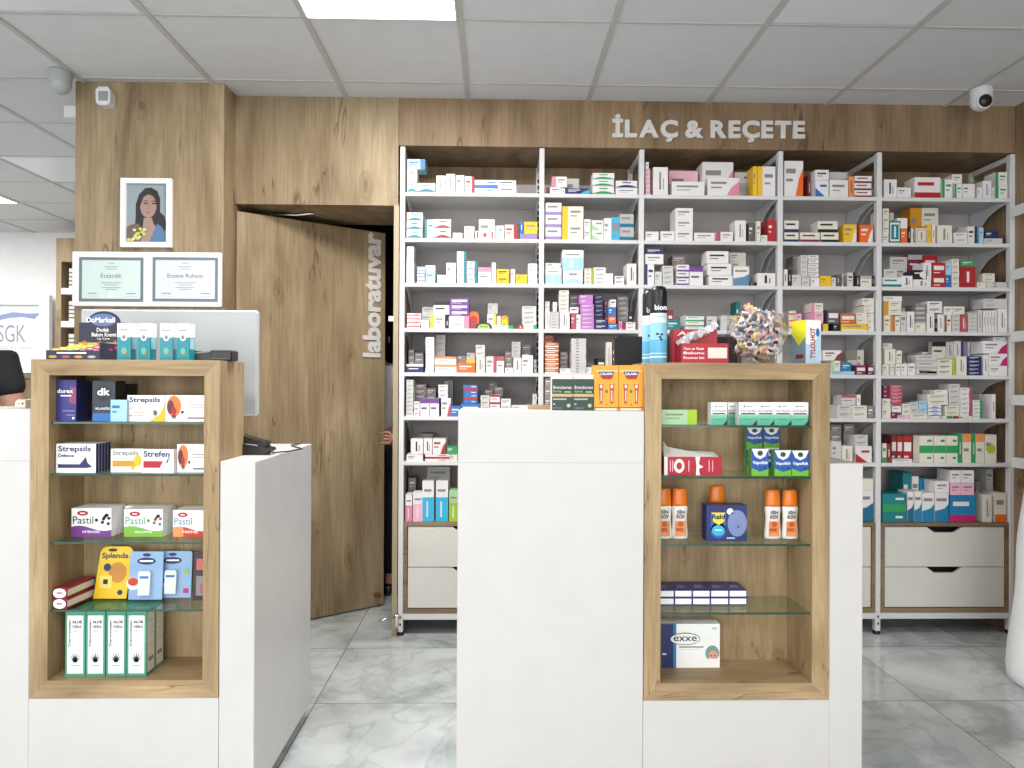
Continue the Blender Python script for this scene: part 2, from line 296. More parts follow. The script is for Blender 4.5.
# laboratory door, ajar
HX = X0+.008; DY1 = 4.14
XE = wp(384.5, 400, DY1)[0]
ang = math.atan2(DY1-YW, XE-HX); DW = math.hypot(DY1-YW, XE-HX)
b = MB(); b.box(0, DW, 0, .04, .008, ZD-.035, OAKD)
door = b.build('door_1', None, (HX, YW+.003, 0), ang); tag(door, 'tall oak laboratory door standing ajar', kind='structure')
LT = mat('sign_letter', 'd8d4cf', .5)
def door_uv(px):                                      # distance along the door for a photo column
    best = None
    for k in range(1001):
        u = DW*k/1000; X = HX+u*math.cos(ang); Y = YW+u*math.sin(ang); d = Vector((X, Y, 0.3)); q = 512+FPX*d.dot(CR)/d.dot(CF)
        if best is None or abs(q-px) < best[0]: best = (abs(q-px), u, Y)
    return best[1], best[2]
u0, yy = door_uv(362.5); u1, _ = door_uv(380)
text('laboratuvar', u0, u1, wp(371, 357, yy)[1], wp(371, 231, yy)[1], -.0045, LT, door, bold=.035, ext=.004, rot=1)
b = MB(); u, yy = door_uv(376.5); z = wp(376, 594, yy)[1]
b.lathe([(.012, 0), (.012, .004), (.007, .006), (.007, .03), (.013, .032), (.013, .045)], BRASS, 16)
o = b.build('door_stop', door, (u, 0, z)); o.rotation_euler = (R(90), 0, 0)
b = MB(); b.box(.12, .3, .045, .075, ZD-.06, ZD-.03, CHR, .004); b.tube([(.14, .06, ZD-.02), (.3, -.01, ZD-.012), (.36, -.1, ZD-.01)], .006, CHR); b.build('door_closer', door)
b = MB(); b.box(DW-.004, DW+.002, .008, .032, 1.02, 1.2, CHR); b.build('latch_plate', door)
b = MB(); b.box(XD1-.02, XD1-.0165, YW+.03, YW+.06, 1.55, 1.72, CHR); b.box(XD1-.05, XD1-.02, YW+.03, YW+.055, 1.56, 1.585, CHR)
tag(b.build('strike_plate'), 'metal strike plate on the right jamb of the laboratory doorway', 'door hardware')
# wall lettering
sg = thing('wall_sign', 'raised white lettering on the wood bulkhead above the shelves', 'sign', (wp(611, 140, YW)[0], YW, Zp(611, 140)))
sx0, sz0 = sg.location.x, sg.location.z
full = 'İLAÇ & REÇETE'; me, fa, fb, fc, fd = text_mesh('ILAC & RECETE', LT, .045, .06)
xa, za = wp(613, 138, YW); xb, zb = wp(805, 121.5, YW)
sc = (xb-xa); pos = 0
widths = []
def adv(s):
    q = text_mesh(s, LT, .045, .06); return q[2]-q[1]
gap = .07; items = []
xcur = 0
for ch in full:
    if ch == ' ': xcur += .22; continue
    w = adv(ch); items.append((ch, xcur, w)); xcur += w+gap
tot = xcur-gap; kx = (xb-xa)/tot; _, _, _, c0, c1 = text_mesh('I', LT, .045, .06); kz = (Zp(700, 122)-Zp(700, 139.5))/(c1-c0)
for ch, x, w in items:
    q = text_mesh(ch, LT, .045, .06)
    base = Zp(613+(x/tot)*192, 138.0+(x/tot)*1.2)-sz0
    text(ch, x*kx+.005, (x+w)*kx+.005, base+(q[3]-c0)*kz, base+(q[4]-c0)*kz, -.007, LT, sg, 'letter', .045, .006)
# ------------------------------------------------------------------ shelving bays
PXC = [403, 541, 641, 780, 879, 1012.5]
PXW = [wp(x, 380, YW)[0] for x in PXC]
PXW[0] = wp(401.5, 380, YW)[0]
SHY = [[194.5, 239.6, 282.8, 329.6, 372.3, 416, 460.3], [194.6, 241.8, 285.3, 329.4, 373, 416.5, 461], [194.4, 240.3, 285.5, 330.8, 374, 417.5, 462],
       [195.3, 240.2, 285.6, 330, 374.7, 418.8, 464.2], [196.9, 242.1, 286.9, 331.2, 376.1, 420, 464.8]]
SHZ = []
for i in range(7): SHZ.append(sum(Zp((PXC[k]+PXC[k+1])/2, SHY[k][i]) for k in range(5))/5)
ZDK = (Zp(430, 521.5)+Zp(945, 523.5))/2
ZR0 = Zp(945, 619); ZR1 = Zp(945, 613)
SD = .32
BAYN = ['far-left bay', 'second bay', 'middle bay', 'fourth bay', 'far-right bay']
def post(t, x, w=.0125):
    b = MB(); b.box(x-w, x+w, 0, .035, .018, ZB-.005-.0, WM, .002); 
    for z in (.05, .085): b.add([(x-.004, -.0006, z), (x+.004, -.0006, z), (x+.004, -.0006, z+.012), (x-.004, -.0006, z+.012)], [(0, 1, 2, 3)], DK)
    b.build('post', t)
    b = MB(); b.lathe([(.016, 0), (.018, .004), (.018, .014), (.01, .018)], BLK, 14, x, .018); b.build('foot', t)
    b = MB(); b.prism([(.036, ZB-.035), (.036, ZB-.008), (SD-.001, ZB-.008), (SD-.001, ZB-.035)], 'x', x-.008, x+.008, WM); b.build('top_bar', t)
    b = MB(); b.box(x-.012, x+.012, SD, SD+.02, .02, ZB-.01, WM)
    zz = .5
    while zz < ZB-.08: b.box(x-.005, x+.005, SD-.001, SD, zz, zz+.022, DK); zz += .034
    b.build('rear_upright', t)
    b = MB(); b.box(x-.008, x+.008, 0.03, SD, ZR0, ZR1, WM); b.build('base_arm', t)
for k in range(5):
    xa, xb = PXW[k], PXW[k+1]
    t = thing('shelving_bay', 'white metal shelving, %s of the five along the wall' % BAYN[k], 'shelving', (0, YW, 0), 0, 'shelving bays along the back wall')
    post(t, xa)
    if k == 4: post(t, xb)
    b = MB(); b.box(xa+.012, xb-.012, SD+.002, SD+.012, .2, ZB-.1, WG); b.build('back_panel', t)
    b = MB(); b.box(xa+.012, xb-.012, 0.002, .03, ZR0, ZR1, WM, .002); b.build('base_rail', t)
    for i, z in enumerate(SHZ):
        b = MB(); th = .019
        b.prism([(.002, z-th), (.0, z-th+.003), (.0, z-.002), (.002, z), (SD-.003, z), (SD-.003, z-.006), (.016, z-.006), (.016, z-th)], 'x', xa+.0125, xb-.0125, WM); b.build('shelf', t)
        for sx in (xa+.014, xb-.018):
            b = MB(); b.prism([(.02, z-.007), (.02, z-.02), (.10, z-.035), (.17, z-.06), (.22, z-.1), (.25, z-.14), (SD-.008, z-.165), (SD-.008, z-.007)], 'x', sx, sx+.004, WM); b.build('bracket', t)
for nm, lab, x0, x1, yt, c, c2, yy in (('round_pack', 'orange round pack among cartons on the fourth shelf, far-left bay', 468.3, 479, 311.6, 'O', 'R', .03),
        ('round_pack', 'lime and navy rounded pack in front on the fourth shelf, far-left bay', 475.5, 492, 322.5, 'N', 'L', .012), ('round_pack', 'dark yellow round pack on the fourth shelf, far-left bay', 501, 508.5, 315.5, 'y', 'Y', .06)):
    Y = YW+yy; xa, zt_ = wp(x0, yt, Y); xb = wp(x1, yt, Y)[0]; r = (xb-xa)/2; H = zt_-SHZ[3]
    b = MB(); n = 14; rz_ = min(r, H*.7); pts = [(-r, 0), (r, 0)]+[(r*math.cos(math.pi*k/n), H-rz_+rz_*math.sin(math.pi*k/n)) for k in range(n+1)]
    b.prism(pts, 'y', 0, .03, pm(c)); b.prism([(p[0]*.72, p[1]*.74) for p in pts], 'y', -.002, 0, pm(c2)); b.fq(-r*.5, r*.5, H*.25, H*.36, -.0026, pm('q'))
    tag(b.build(nm, None, ((xa+xb)/2, Y, SHZ[3]+.0006)), lab, 'pack')
# drawer cabinets
for k in range(5):
    xa, xb = PXW[k]+.014, PXW[k+1]-.014
    w = xb-xa
    t = thing('drawer_cabinet', 'oak edged two drawer cabinet under the '+BAYN[k], 'cabinet', (xa, YW+.002, ZR1+.001), 0, 'drawer cabinets under the shelving')
    h = ZDK-ZR1-.002; e = .018
    b = MB(); b.box(0, e, 0, SD-.02, 0, h, OAKC); b.box(w-e, w, 0, SD-.02, 0, h, OAKC); b.box(e, w-e, 0, SD-.02, 0, e+.006, OAKC); b.box(e, w-e, 0, SD-.02, h-e, h, OAKC); b.box(e, w-e, .06, SD-.02, e, h-e, DK)
    b.build('body', t)
    z0, z1 = e+.01, h-e-.004; mid = (z0+z1)/2; FR = mat('drawer_white', 'dcd9d0', .4)
    for a, c in ((z0, mid-.002), (mid+.002, z1)):
        cx = w/2; p = [(e+.004, a), (w-e-.004, a), (w-e-.004, c), (cx+.09, c), (cx+.075, c-.012), (cx+.05, c-.028), (cx-.05, c-.028), (cx-.075, c-.012), (cx-.09, c), (e+.004, c)]
        b = MB()
        # front with a scooped hand-hole, built from quads
        b.prism([p[0], p[1], (p[1][0], c-.028), (p[0][0], c-.028)], 'y', .004, .022, FR)
        b.prism([(p[0][0], c-.028), (cx-.05, c-.028), (cx-.075, c-.012), (cx-.09, c), (p[0][0], c)], 'y', .004, .022, FR)
        b.prism([(cx+.05, c-.028), (p[1][0], c-.028), (p[1][0], c), (cx+.09, c), (cx+.075, c-.012)], 'y', .004, .022, FR)
        b.build('drawer_front', t)
exec_after = []
# ------------------------------------------------------------------ cartons
def carton_mesh(w, d, h, c, st='p', c2='G', seed=0, tl=None):
    b = MB(); base = pm(c); a2 = pm(c2); x = w/2
    b.box(-x, x, 0, d, 0, h, base)
    dark = c in 'DNMXPTtbBREHSkqZmOv'
    tx = pm('W' if dark else ('h' if c2 in 'GWgC' else c2 if c2 in 'DNRPTBEMX' else 'h'))
    rr = random.Random(seed)
    e = -.0005
    # tuck flap and glued seam
    b.add([(-x*.96, .002, h+.0004), (x*.96, .002, h+.0004), (x*.96, .0035, h+.0004), (-x*.96, .0035, h+.0004)], [(0, 1, 2, 3)], pm('G' if not dark else 'q'))
    def T(u0, u1, v0, v1, mt=tx, y=e*2): b.fq(-x+w*u0, -x+w*u1, h*v0, h*v1, y, mt)
    if w < .02 or h < .014:
        T(.3, .5, .3, .7) if w >= .02 else T(.4, .6, .3, .7)
        if st in 'tblrm': 
            {'t': lambda: T(0, 1, .75, 1, a2, e), 'b': lambda: T(0, 1, 0, .3, a2, e), 'm': lambda: T(0, 1, .35, .65, a2, e), 'l': lambda: T(0, .3, 0, 1, a2, e), 'r': lambda: T(.7, 1, 0, 1, a2, e)}[st]()
        if st in 'wd' : T(.3, 1, 0, .35, a2, e)
        if st == 'L': T(0, 1, 0, .6, a2, e)
        return b
    if st == 'p': T(.1, .1+.5*rr.uniform(.6, 1), .62, .74); T(.1, .4, .42, .48)
    elif st == 'n': T(.14, .8, .58, .72); T(.14, .55, .36, .42)
    elif st == 'x': T(.40, .53, .2, .82); T(.66, .71, .2, .6)
    elif st == 't': T(0, 1, .72, 1, a2, e); T(.12, .7, .4, .5)
    elif st == 'b': T(0, 1, 0, .27, a2, e); T(.12, .75, .6, .76)
    elif st == 'm': T(0, 1, .36, .64, a2, e); T(.55, .9, .78, .86); T(.55, .85, .14, .22)
    elif st == 'l': T(0, .26, 0, 1, a2, e); T(.38, .85, .62, .74); T(.38, .7, .4, .46)
    elif st == 'r': T(.74, 1, 0, 1, a2, e); T(.12, .6, .62, .74); T(.12, .5, .4, .46)
    elif st == 'o': b.disc(x-h*.42 if w > h else 0, h*.5, min(h*.36, w*.4), min(h*.36, w*.4), e, a2); T(.08, .5, .6, .72)
    elif st == 'L': T(0, 1, 0, .6, a2, e); T(.15, .8, .74, .8); T(.38, .5, .12, .5, pm('W'), e*3)
    elif st == 'f': T(.08, .92, .08, .92, a2, e); T(.16, .84, .16, .84, base, e*2); T(.42, .58, .25, .75, tx, e*3)
    elif st == 'd': b.fp([(-x, 0), (x*.5, 0), (-x, h*.55)], e, a2); T(.35, .85, .6, .74)
    elif st == 'D': b.fp([(x, 0), (x, h*.8), (x*.55, h*.5), (x*.2, 0)], e, a2); T(.1, .6, .65, .78); T(.1, .45, .42, .5)
    elif st == 'u':                                    # upper white, lower colour with a rising edge
        b.fp([(-x, 0), (x, 0), (x, h*.62), (x*.4, h*.47), (-x, h*.38)], e, a2); T(.1, .85, .72, .82)
    elif st == 'w':
        n = 8; pt = [(-x+w*k/n, h*(.12+.3*math.sin(k/n*3.1))) for k in range(n+1)]
        lo = [(-x+w*k/n, h*(.05+.02*math.sin(k/n*3.1))) for k in range(n, -1, -1)]
        for k in range(n): b.fp([(pt[k][0], lo[n-k][1]), (pt[k+1][0], lo[n-k-1][1]), pt[k+1], pt[k]], e, a2)
        T(.3, .7, .66, .8)
    elif st == 'c': T(.1, .9, .4, .75, tx); T(.1, .6, .15, .22, tx)
    return b
STY = dict(p='', n='big print', x='upright print', t='top band', b='bottom band', m='middle band', l='left band', r='right band', o='round mark', L='lower half', f='frame', d='corner wedge', D='swept corner', u='rising lower half', w='wave', c='print')
ORD = ['', 'first', 'second', 'third', 'fourth', 'fifth', 'sixth', 'seventh', 'eighth', 'ninth', 'tenth', 'eleventh', 'twelfth', 'thirteenth', 'fourteenth', 'fifteenth', 'sixteenth', 'seventeenth', 'eighteenth', 'nineteenth', 'twentieth', 'twenty-first', 'twenty-second', 'twenty-third', 'twenty-fourth', 'twenty-fifth', 'twenty-sixth', 'twenty-seventh', 'twenty-eighth']
SHN = ['top shelf', 'second shelf', 'third shelf', 'fourth shelf', 'fifth shelf', 'sixth shelf', 'seventh shelf', 'base deck']
DATA = [
(0,0,400,145,7.05,"36 178 98 172 1 A r B;36 122 172 262 1 W w G;36 120 262 - 1 W w T;122 250 268 - 1 W w t;255 322 215 - 1 W x G;324 390 202 - 1 g x G;392 455 212 - 1 g p;457 522 220 - 1 W r R;526 688 245 - 1 W m B;690 820 248 - 2 W n D;825 885 335 - 1 g p"),
(0,1,400,145,7.05,"36 160 475 - 3 W w T;175 240 525 - 1 W l T;242 360 522 - 2 W w X;372 440 618 - 1 W p;452 525 572 - 2 g p;555 670 522 - 1 g p G 9;530 668 605 - 1 W f R;672 733 567 - 1 W l A;737 825 560 - 1 g r R;845 970 625 - 1 V p;845 870 535 625 1 B p;874 970 540 625 1 Y n"),
(0,2,400,240,7.05,"45 100 150 - 1 W x;42 98 45 150 3 g n G;120 176 185 - 5 g t S;180 250 178 - 1 A t W;262 323 245 - 2 W p;326 395 160 - 1 W p;402 468 80 - 6 W r T;470 546 148 - 4 g r T;550 643 192 - 1 W t K;646 676 158 - 1 W p;680 770 205 - 2 Y n D;780 812 205 - 1 W p;815 900 242 - 1 Y p;904 972 165 - 4 W p"),
(0,3,400,240,7.05,"155 235 470 - 3 G n G 10;48 145 515 - 4 W m R;147 205 565 - 2 W p;212 318 525 - 1 W l Y;320 345 550 - 1 D p;235 350 432 525 1 g t D;346 490 535 - 2 W r K;352 488 410 535 3 P c;660 800 600 - 1 W r E;615 680 520 - 1 C r Y 7;618 690 445 520 1 G p G 7;685 710 535 - 1 W x D 7;830 868 600 - 1 R x;870 966 600 - 1 W r E;862 962 465 600 4 g n"),
(0,4,400,325,7.05,"45 103 170 - 4 H n G 10;104 165 195 - 4 H n G 10;46 165 275 - 1 N t W;180 240 85 - 9 W p;255 320 70 - 6 G n G 10;243 398 222 - 2 W t o;400 530 268 - 1 O n D;465 530 245 268 1 Y p;405 465 215 - 3 H p G 10;470 530 195 - 3 g p G 10;536 600 225 - 1 g x;532 598 140 225 2 g n;605 678 220 - 1 g r k;680 735 220 - 1 W t k;737 795 185 - 4 H n G 10;740 798 300 - 1 W p;800 858 230 - 1 W x R;788 850 118 230 4 G n;860 938 212 - 1 W p;855 920 140 - 4 H n G 10;942 970 240 - 3 H p G"),
(0,5,400,325,7.05,"45 94 385 - 9 g n;105 185 415 - 6 H n G 10;188 255 445 - 4 H n G 10;97 140 540 - 3 W n;142 209 515 - 1 W t P;211 275 515 - 1 W t P;270 338 420 515 3 W n;310 375 390 - 5 H p G 10;290 360 515 - 1 W D k;430 565 552 - 1 B c;447 548 422 552 2 B m R;355 428 570 - 1 B n;568 632 495 - 4 g n;635 705 492 - 3 W t R;594 655 455 - 5 H n G 10;630 690 405 - 6 H p G 14;665 727 435 - 5 H n G 10;710 780 520 - 3 W n;785 905 565 - 2 W p;935 970 485 - 3 g p"),
(0,6,400,420,6.98,"45 160 240 - 1 W p;175 345 238 - 1 W m R;346 400 240 - 1 C p;75 162 130 240 1 W x D;165 225 130 240 1 W x D;135 230 95 - 1 H p G 12;228 320 130 240 1 W D R;325 400 185 240 1 E p;"),
(0,7,400,420,6.98,"38 86 520 - 1 W L K;90 165 505 - 1 W L s;155 237 425 - 1 W L a;250 337 425 - 1 W L a;342 410 490 - 1 e L L;190 350 325 - 3 G n G 12;40 110 405 - 3 H n G 12"),
(1,0,540,145,9.72,"60 203 410 - 1 W l M;205 245 420 - 1 W p;118 262 305 410 1 W l K;262 380 325 - 1 g p G 12;250 480 420 - 1 N D a;510 722 400 - 1 W w E;510 722 270 400 2 W w E;735 950 418 - 1 W n;737 945 345 418 1 W w N"),
(1,1,540,200,9.72,"45 212 25 - 3 W b V;218 425 60 - 2 C l Y;430 503 185 - 2 W r e;505 620 195 - 2 W d e;622 698 175 - 1 W p;700 775 165 - 1 a c;777 915 135 - 2 G b t"),
(1,2,540,240,9.72,"50 212 270 - 1 W L A;50 205 222 270 1 g p;222 418 295 - 1 W w A;218 425 95 295 1 W L A;430 517 275 - 4 C r L;520 712 322 - 3 W p;522 640 265 322 1 W n;728 820 348 - 2 W n D;845 938 228 - 1 W x X"),
(1,3,540,285,9.72,"35 95 245 - 1 W x y;25 95 160 245 2 g p;100 185 258 - 6 g n S;125 165 165 258 1 W p;190 290 255 - 1 W x e;290 375 215 255 1 W n D;185 280 50 255 5 C n G;285 380 100 - 6 H n G 9;302 350 275 - 1 k p;352 400 285 - 1 W p;392 525 185 - 6 v n;380 515 95 185 2 v p;530 618 100 - 8 N n G 9;530 658 330 - 2 N n;660 755 375 - 1 B n;662 740 305 375 1 O n;662 740 215 305 1 B p;682 740 140 215 1 W n D;628 678 150 - 4 X p G 9;750 860 110 - 7 H n G 9;765 800 350 - 1 K x M;803 930 360 - 2 W l M;865 930 255 - 1 D p G 9"),
(1,4,540,325,9.72,"40 135 100 - 8 Z n G 9;40 182 170 - 7 Z b C;192 300 420 - 1 W p;190 268 260 - 5 H n G 9;305 450 130 - 12 g n;452 530 365 - 3 H p G 9;452 510 410 - 1 W p;555 640 320 - 1 D n G 5;645 700 165 - 1 C x;705 755 165 - 1 X p;"),
(1,5,540,325,9.72,"30 108 510 - 4 H n"),
(2,0,635,145,6.83,"58 104 160 - 6 s n k;58 95 115 160 1 W p;125 226 150 - 1 W x o;232 430 175 - 1 s p G 12;252 476 248 - 1 W n G;460 672 115 - 1 W D K 8;496 712 222 - 1 W D K;680 797 185 - 1 g m G 12;838 960 145 - 1 W l Y;805 836 145 - 1 Y p"),
(2,1,635,145,6.83,"58 162 590 - 1 W p;176 272 588 - 1 W n;275 395 430 - 3 W n;405 545 598 - 1 W n;553 670 592 - 1 W l k;683 758 515 - 1 W x;775 818 530 - 1 q p;822 858 520 - 1 C l;860 905 615 - 1 C p;907 968 510 - 1 R p;868 906 525 - 1 R p R 8"),
(2,2,635,240,6.83,"52 132 165 - 1 W l N;52 195 95 165 1 W n;52 195 55 95 1 N n;135 185 215 - 1 g p;188 262 175 - 4 g n;255 345 105 - 4 H n G 10;285 370 168 - 3 W b P;372 466 180 - 1 W t P;505 668 240 - 1 W n D;495 660 160 240 1 W n D;488 640 75 160 1 W n D;645 758 85 - 4 C p G 10;672 780 180 - 1 W u S;785 832 290 - 1 D p;835 965 225 - 1 W x D"),
(2,3,635,240,6.83,"222 262 475 - 1 X n G 8;212 305 545 - 1 T n;345 472 510 - 3 W t E;490 560 520 - 1 g p;585 720 515 - 6 g n;690 722 420 - 1 T p T 10"),
(3,0,775,145,9.25,"85 262 145 - 1 W D O;300 338 280 - 1 X p G 6;372 498 325 - 1 W d B;370 500 228 325 1 W n D;502 665 250 - 1 g n G 10;505 678 322 - 1 W n;682 730 290 - 1 o x D;735 895 285 - 3 W b X;"),
(3,1,775,195,9.25,"85 220 345 - 1 C b N;85 220 235 345 1 C b N;232 415 345 - 1 C b M;425 590 345 - 1 C b D;395 580 240 345 1 C b D;635 755 270 - 1 Y D W;785 905 275 - 1 O D W"),
(3,2,775,240,9.25,"80 118 270 - 1 W x D;122 152 272 - 1 D x;165 235 145 - 6 H n G 9;158 245 320 - 1 g p;248 322 325 - 2 g n;238 302 140 325 4 g n;330 412 350 - 1 W p;308 405 140 350 5 W b G;415 520 330 - 1 Y p;522 565 345 - 1 g p;570 600 320 - 1 q x;605 635 310 - 1 G l D;670 740 300 - 1 g r D;745 788 330 - 1 D x;790 895 330 - 1 C t G;897 922 330 - 1 D p"),
(3,3,810,285,13.65,"20 180 370 - 2 s l K;15 180 245 370 1 C l K;-190 -115 390 - 2 s n k;-285 -190 350 - 3 C m O;150 250 530 - 1 Y p;315 410 530 - 1 D p;238 400 335 530 1 q c;425 785 530 - 1 Y b C;412 625 385 530 1 Z c;630 785 380 530 2 C p;790 888 385 - 3 C p;735 885 275 385 2 C p;715 880 180 275 1 C p"),
(3,4,820,330,15.68,"160 545 645 - 1 A p;190 320 480 645 1 C l e;330 490 510 645 1 b n;50 335 315 480 1 W D X;560 722 550 - 1 M c;745 850 550 - 1 M c;585 710 310 - 1 C p G 10;715 855 300 - 1 C p G 10;430 580 470 - 1 g p G 6"),
(3,5,820,370,15.68,"270 500 550 - 2 g n;505 740 555 - 2 C n;335 560 390 550 1 g t k;575 640 385 555 1 W p;670 860 460 - 2 C n G 10;745 860 560 - 1 H n"),
(3,6,820,410,15.68,"180 335 490 - 1 g p;340 512 560 - 1 C x;165 335 230 - 4 H n G 10;370 540 220 - 4 H n G 10;555 815 565 - 1 W d R;550 750 390 565 2 g n"),
(3,7,820,450,9.6,"300 530 390 - 1 W u t;300 530 275 390 1 C p"),
(4,0,875,145,6.86,"62 150 235 - 1 W x D;152 248 290 - 1 W p;270 450 220 - 1 W b R;458 533 235 - 1 W l E;545 597 265 - 1 W l E;530 597 200 265 1 W n;600 685 265 - 1 W p;670 740 250 - 1 C t E 10;700 735 290 - 1 W p;738 800 245 - 1 W x;805 820 290 - 1 W p;824 925 185 - 2 W l E"),
(4,1,875,145,6.86,"52 96 435 - 4 C n;100 130 465 - 1 C p G 10;98 175 520 - 1 T f W;178 222 572 - 1 O p;152 222 500 572 1 W p;225 245 560 - 1 D p;247 262 570 - 1 W p;240 318 430 - 1 y p y 10;320 435 420 - 2 C n G 10;282 355 570 - 1 C f G;357 385 545 - 1 Y p;390 415 545 - 1 C p;427 530 550 - 1 C x;542 632 600 - 2 W n;570 600 560 - 1 G p G 10;635 700 558 - 1 C r N;715 745 565 - 1 A p;750 875 640 - 1 g p;752 848 590 640 1 N p"),
(4,2,875,240,6.86,"50 183 255 - 1 W b T;60 150 200 255 1 g n;100 220 115 - 3 g n G 10;182 258 245 - 1 W x D;195 260 290 - 1 W p;262 385 270 - 1 W x;262 356 205 270 1 D o W;330 388 155 270 1 W x;225 325 100 - 2 M t G 10;328 430 105 - 2 R n G 10;393 482 240 - 1 R c;393 482 155 240 1 R c;484 524 240 - 1 B p;484 524 155 240 1 A p;526 578 130 - 5 C n;585 690 180 - 1 R f X;585 682 138 180 1 E n;700 762 290 - 1 C p;765 925 288 - 2 g n;740 822 228 288 2 C n"),
(4,3,875,240,6.86,"60 120 515 - 1 C r y;60 182 420 515 2 C l y;57 186 385 420 1 W p;124 173 520 - 1 C l Z;176 214 490 - 1 g n;218 272 490 - 1 W x D;185 270 465 - 1 g p G 10;275 347 572 - 1 C p;277 345 440 572 4 h b g;355 408 500 - 1 W x D;358 460 420 500 2 W n D;410 428 540 - 1 D p;430 474 510 - 1 W x;480 524 515 - 1 C l X;475 528 455 515 1 W n;530 582 510 - 4 g n k;585 634 515 - 1 k x;530 615 455 510 1 C n;640 700 500 - 5 g n;705 735 480 - 1 g x;742 760 482 - 1 W x;762 780 482 - 1 W x;782 800 482 - 1 W x;802 820 482 - 1 W x;822 838 482 - 1 W x;842 925 470 - 1 W x;742 925 402 470 2 g p"),
(4,4,875,330,6.86,"50 96 235 - 1 C p;98 130 235 - 1 W l G;132 176 230 - 1 W l G;178 223 230 - 1 W p;226 278 228 - 1 W n;65 142 130 230 1 C x;146 186 140 230 1 C n;55 120 90 130 1 g p;190 270 180 - 1 H n G 10;282 425 170 - 3 g b G;305 423 282 - 1 W p;322 400 150 - 3 W p G 14;390 485 80 - 2 C t D 10;427 530 200 - 3 C n D;532 555 195 - 1 L p;557 630 180 - 1 C x;485 540 80 - 2 g x G 10;542 590 75 - 2 W x G 10;632 730 178 - 5 N n;610 630 80 - 2 V x G 10;634 654 80 - 2 g x G 10;658 678 80 - 2 V x G 10;682 702 80 - 2 g x G 10;706 730 80 - 2 V x G 10;742 778 170 - 1 W x;780 925 245 - 1 W p;780 925 162 245 1 W D m;738 915 75 162 1 W D m;810 900 45 75 1 g p"),
(4,5,875,330,6.86,"50 110 470 - 2 C p;55 103 380 470 3 M p;112 150 565 - 1 M p;118 180 505 565 1 W t k;105 185 380 505 5 k t K;155 240 585 - 1 s p;186 245 505 585 2 C n;242 360 575 - 1 C n;242 300 495 575 2 g n;302 357 485 575 2 A n;400 530 590 - 1 W r E;362 398 590 - 1 C p;365 455 515 590 3 W w B;360 500 440 515 2 C n;410 498 410 440 1 W p;480 580 520 590 2 C n;507 583 370 520 4 g n;532 668 590 - 1 C l R;585 667 395 590 6 W r k;672 735 480 - 5 W r E;720 798 440 - 1 C n G 9;800 828 440 - 1 W x R"),
(4,6,875,420,6.86,"50 80 160 - 1 C b E;82 110 162 - 1 X p;112 118 268 - 1 W p;120 256 268 - 1 W n;112 148 105 - 1 X c D 6;150 190 108 - 1 R c D 6;192 255 108 - 1 R c D 6;255 300 105 - 1 H x G 9;303 401 108 - 1 C m E;403 487 108 - 1 C m E;489 568 108 - 1 C m E;570 598 95 - 1 E p;600 661 95 - 1 C t o;663 690 95 - 1 E p;692 750 95 - 1 C t o;753 835 100 - 1 C o L"),
(4,7,875,420,6.86,"50 215 505 - 1 T m E;222 266 490 - 1 W u t;270 320 490 - 1 W u b;323 406 500 - 1 W u b;410 506 500 - 1 W u b;412 508 420 500 1 W n;512 690 515 - 1 b b m;516 590 430 515 1 s n;592 680 430 515 1 s n;516 590 345 430 1 W n;592 680 345 430 1 W n;190 250 360 - 1 T p t 10;252 300 385 - 1 W u t 10;302 400 400 - 1 b n W 10;740 802 510 - 1 C x O;822 925 500 - 1 C b O;765 875 340 - 3 g n G 10;690 732 420 - 1 H p G 10"),
]
ALL = []
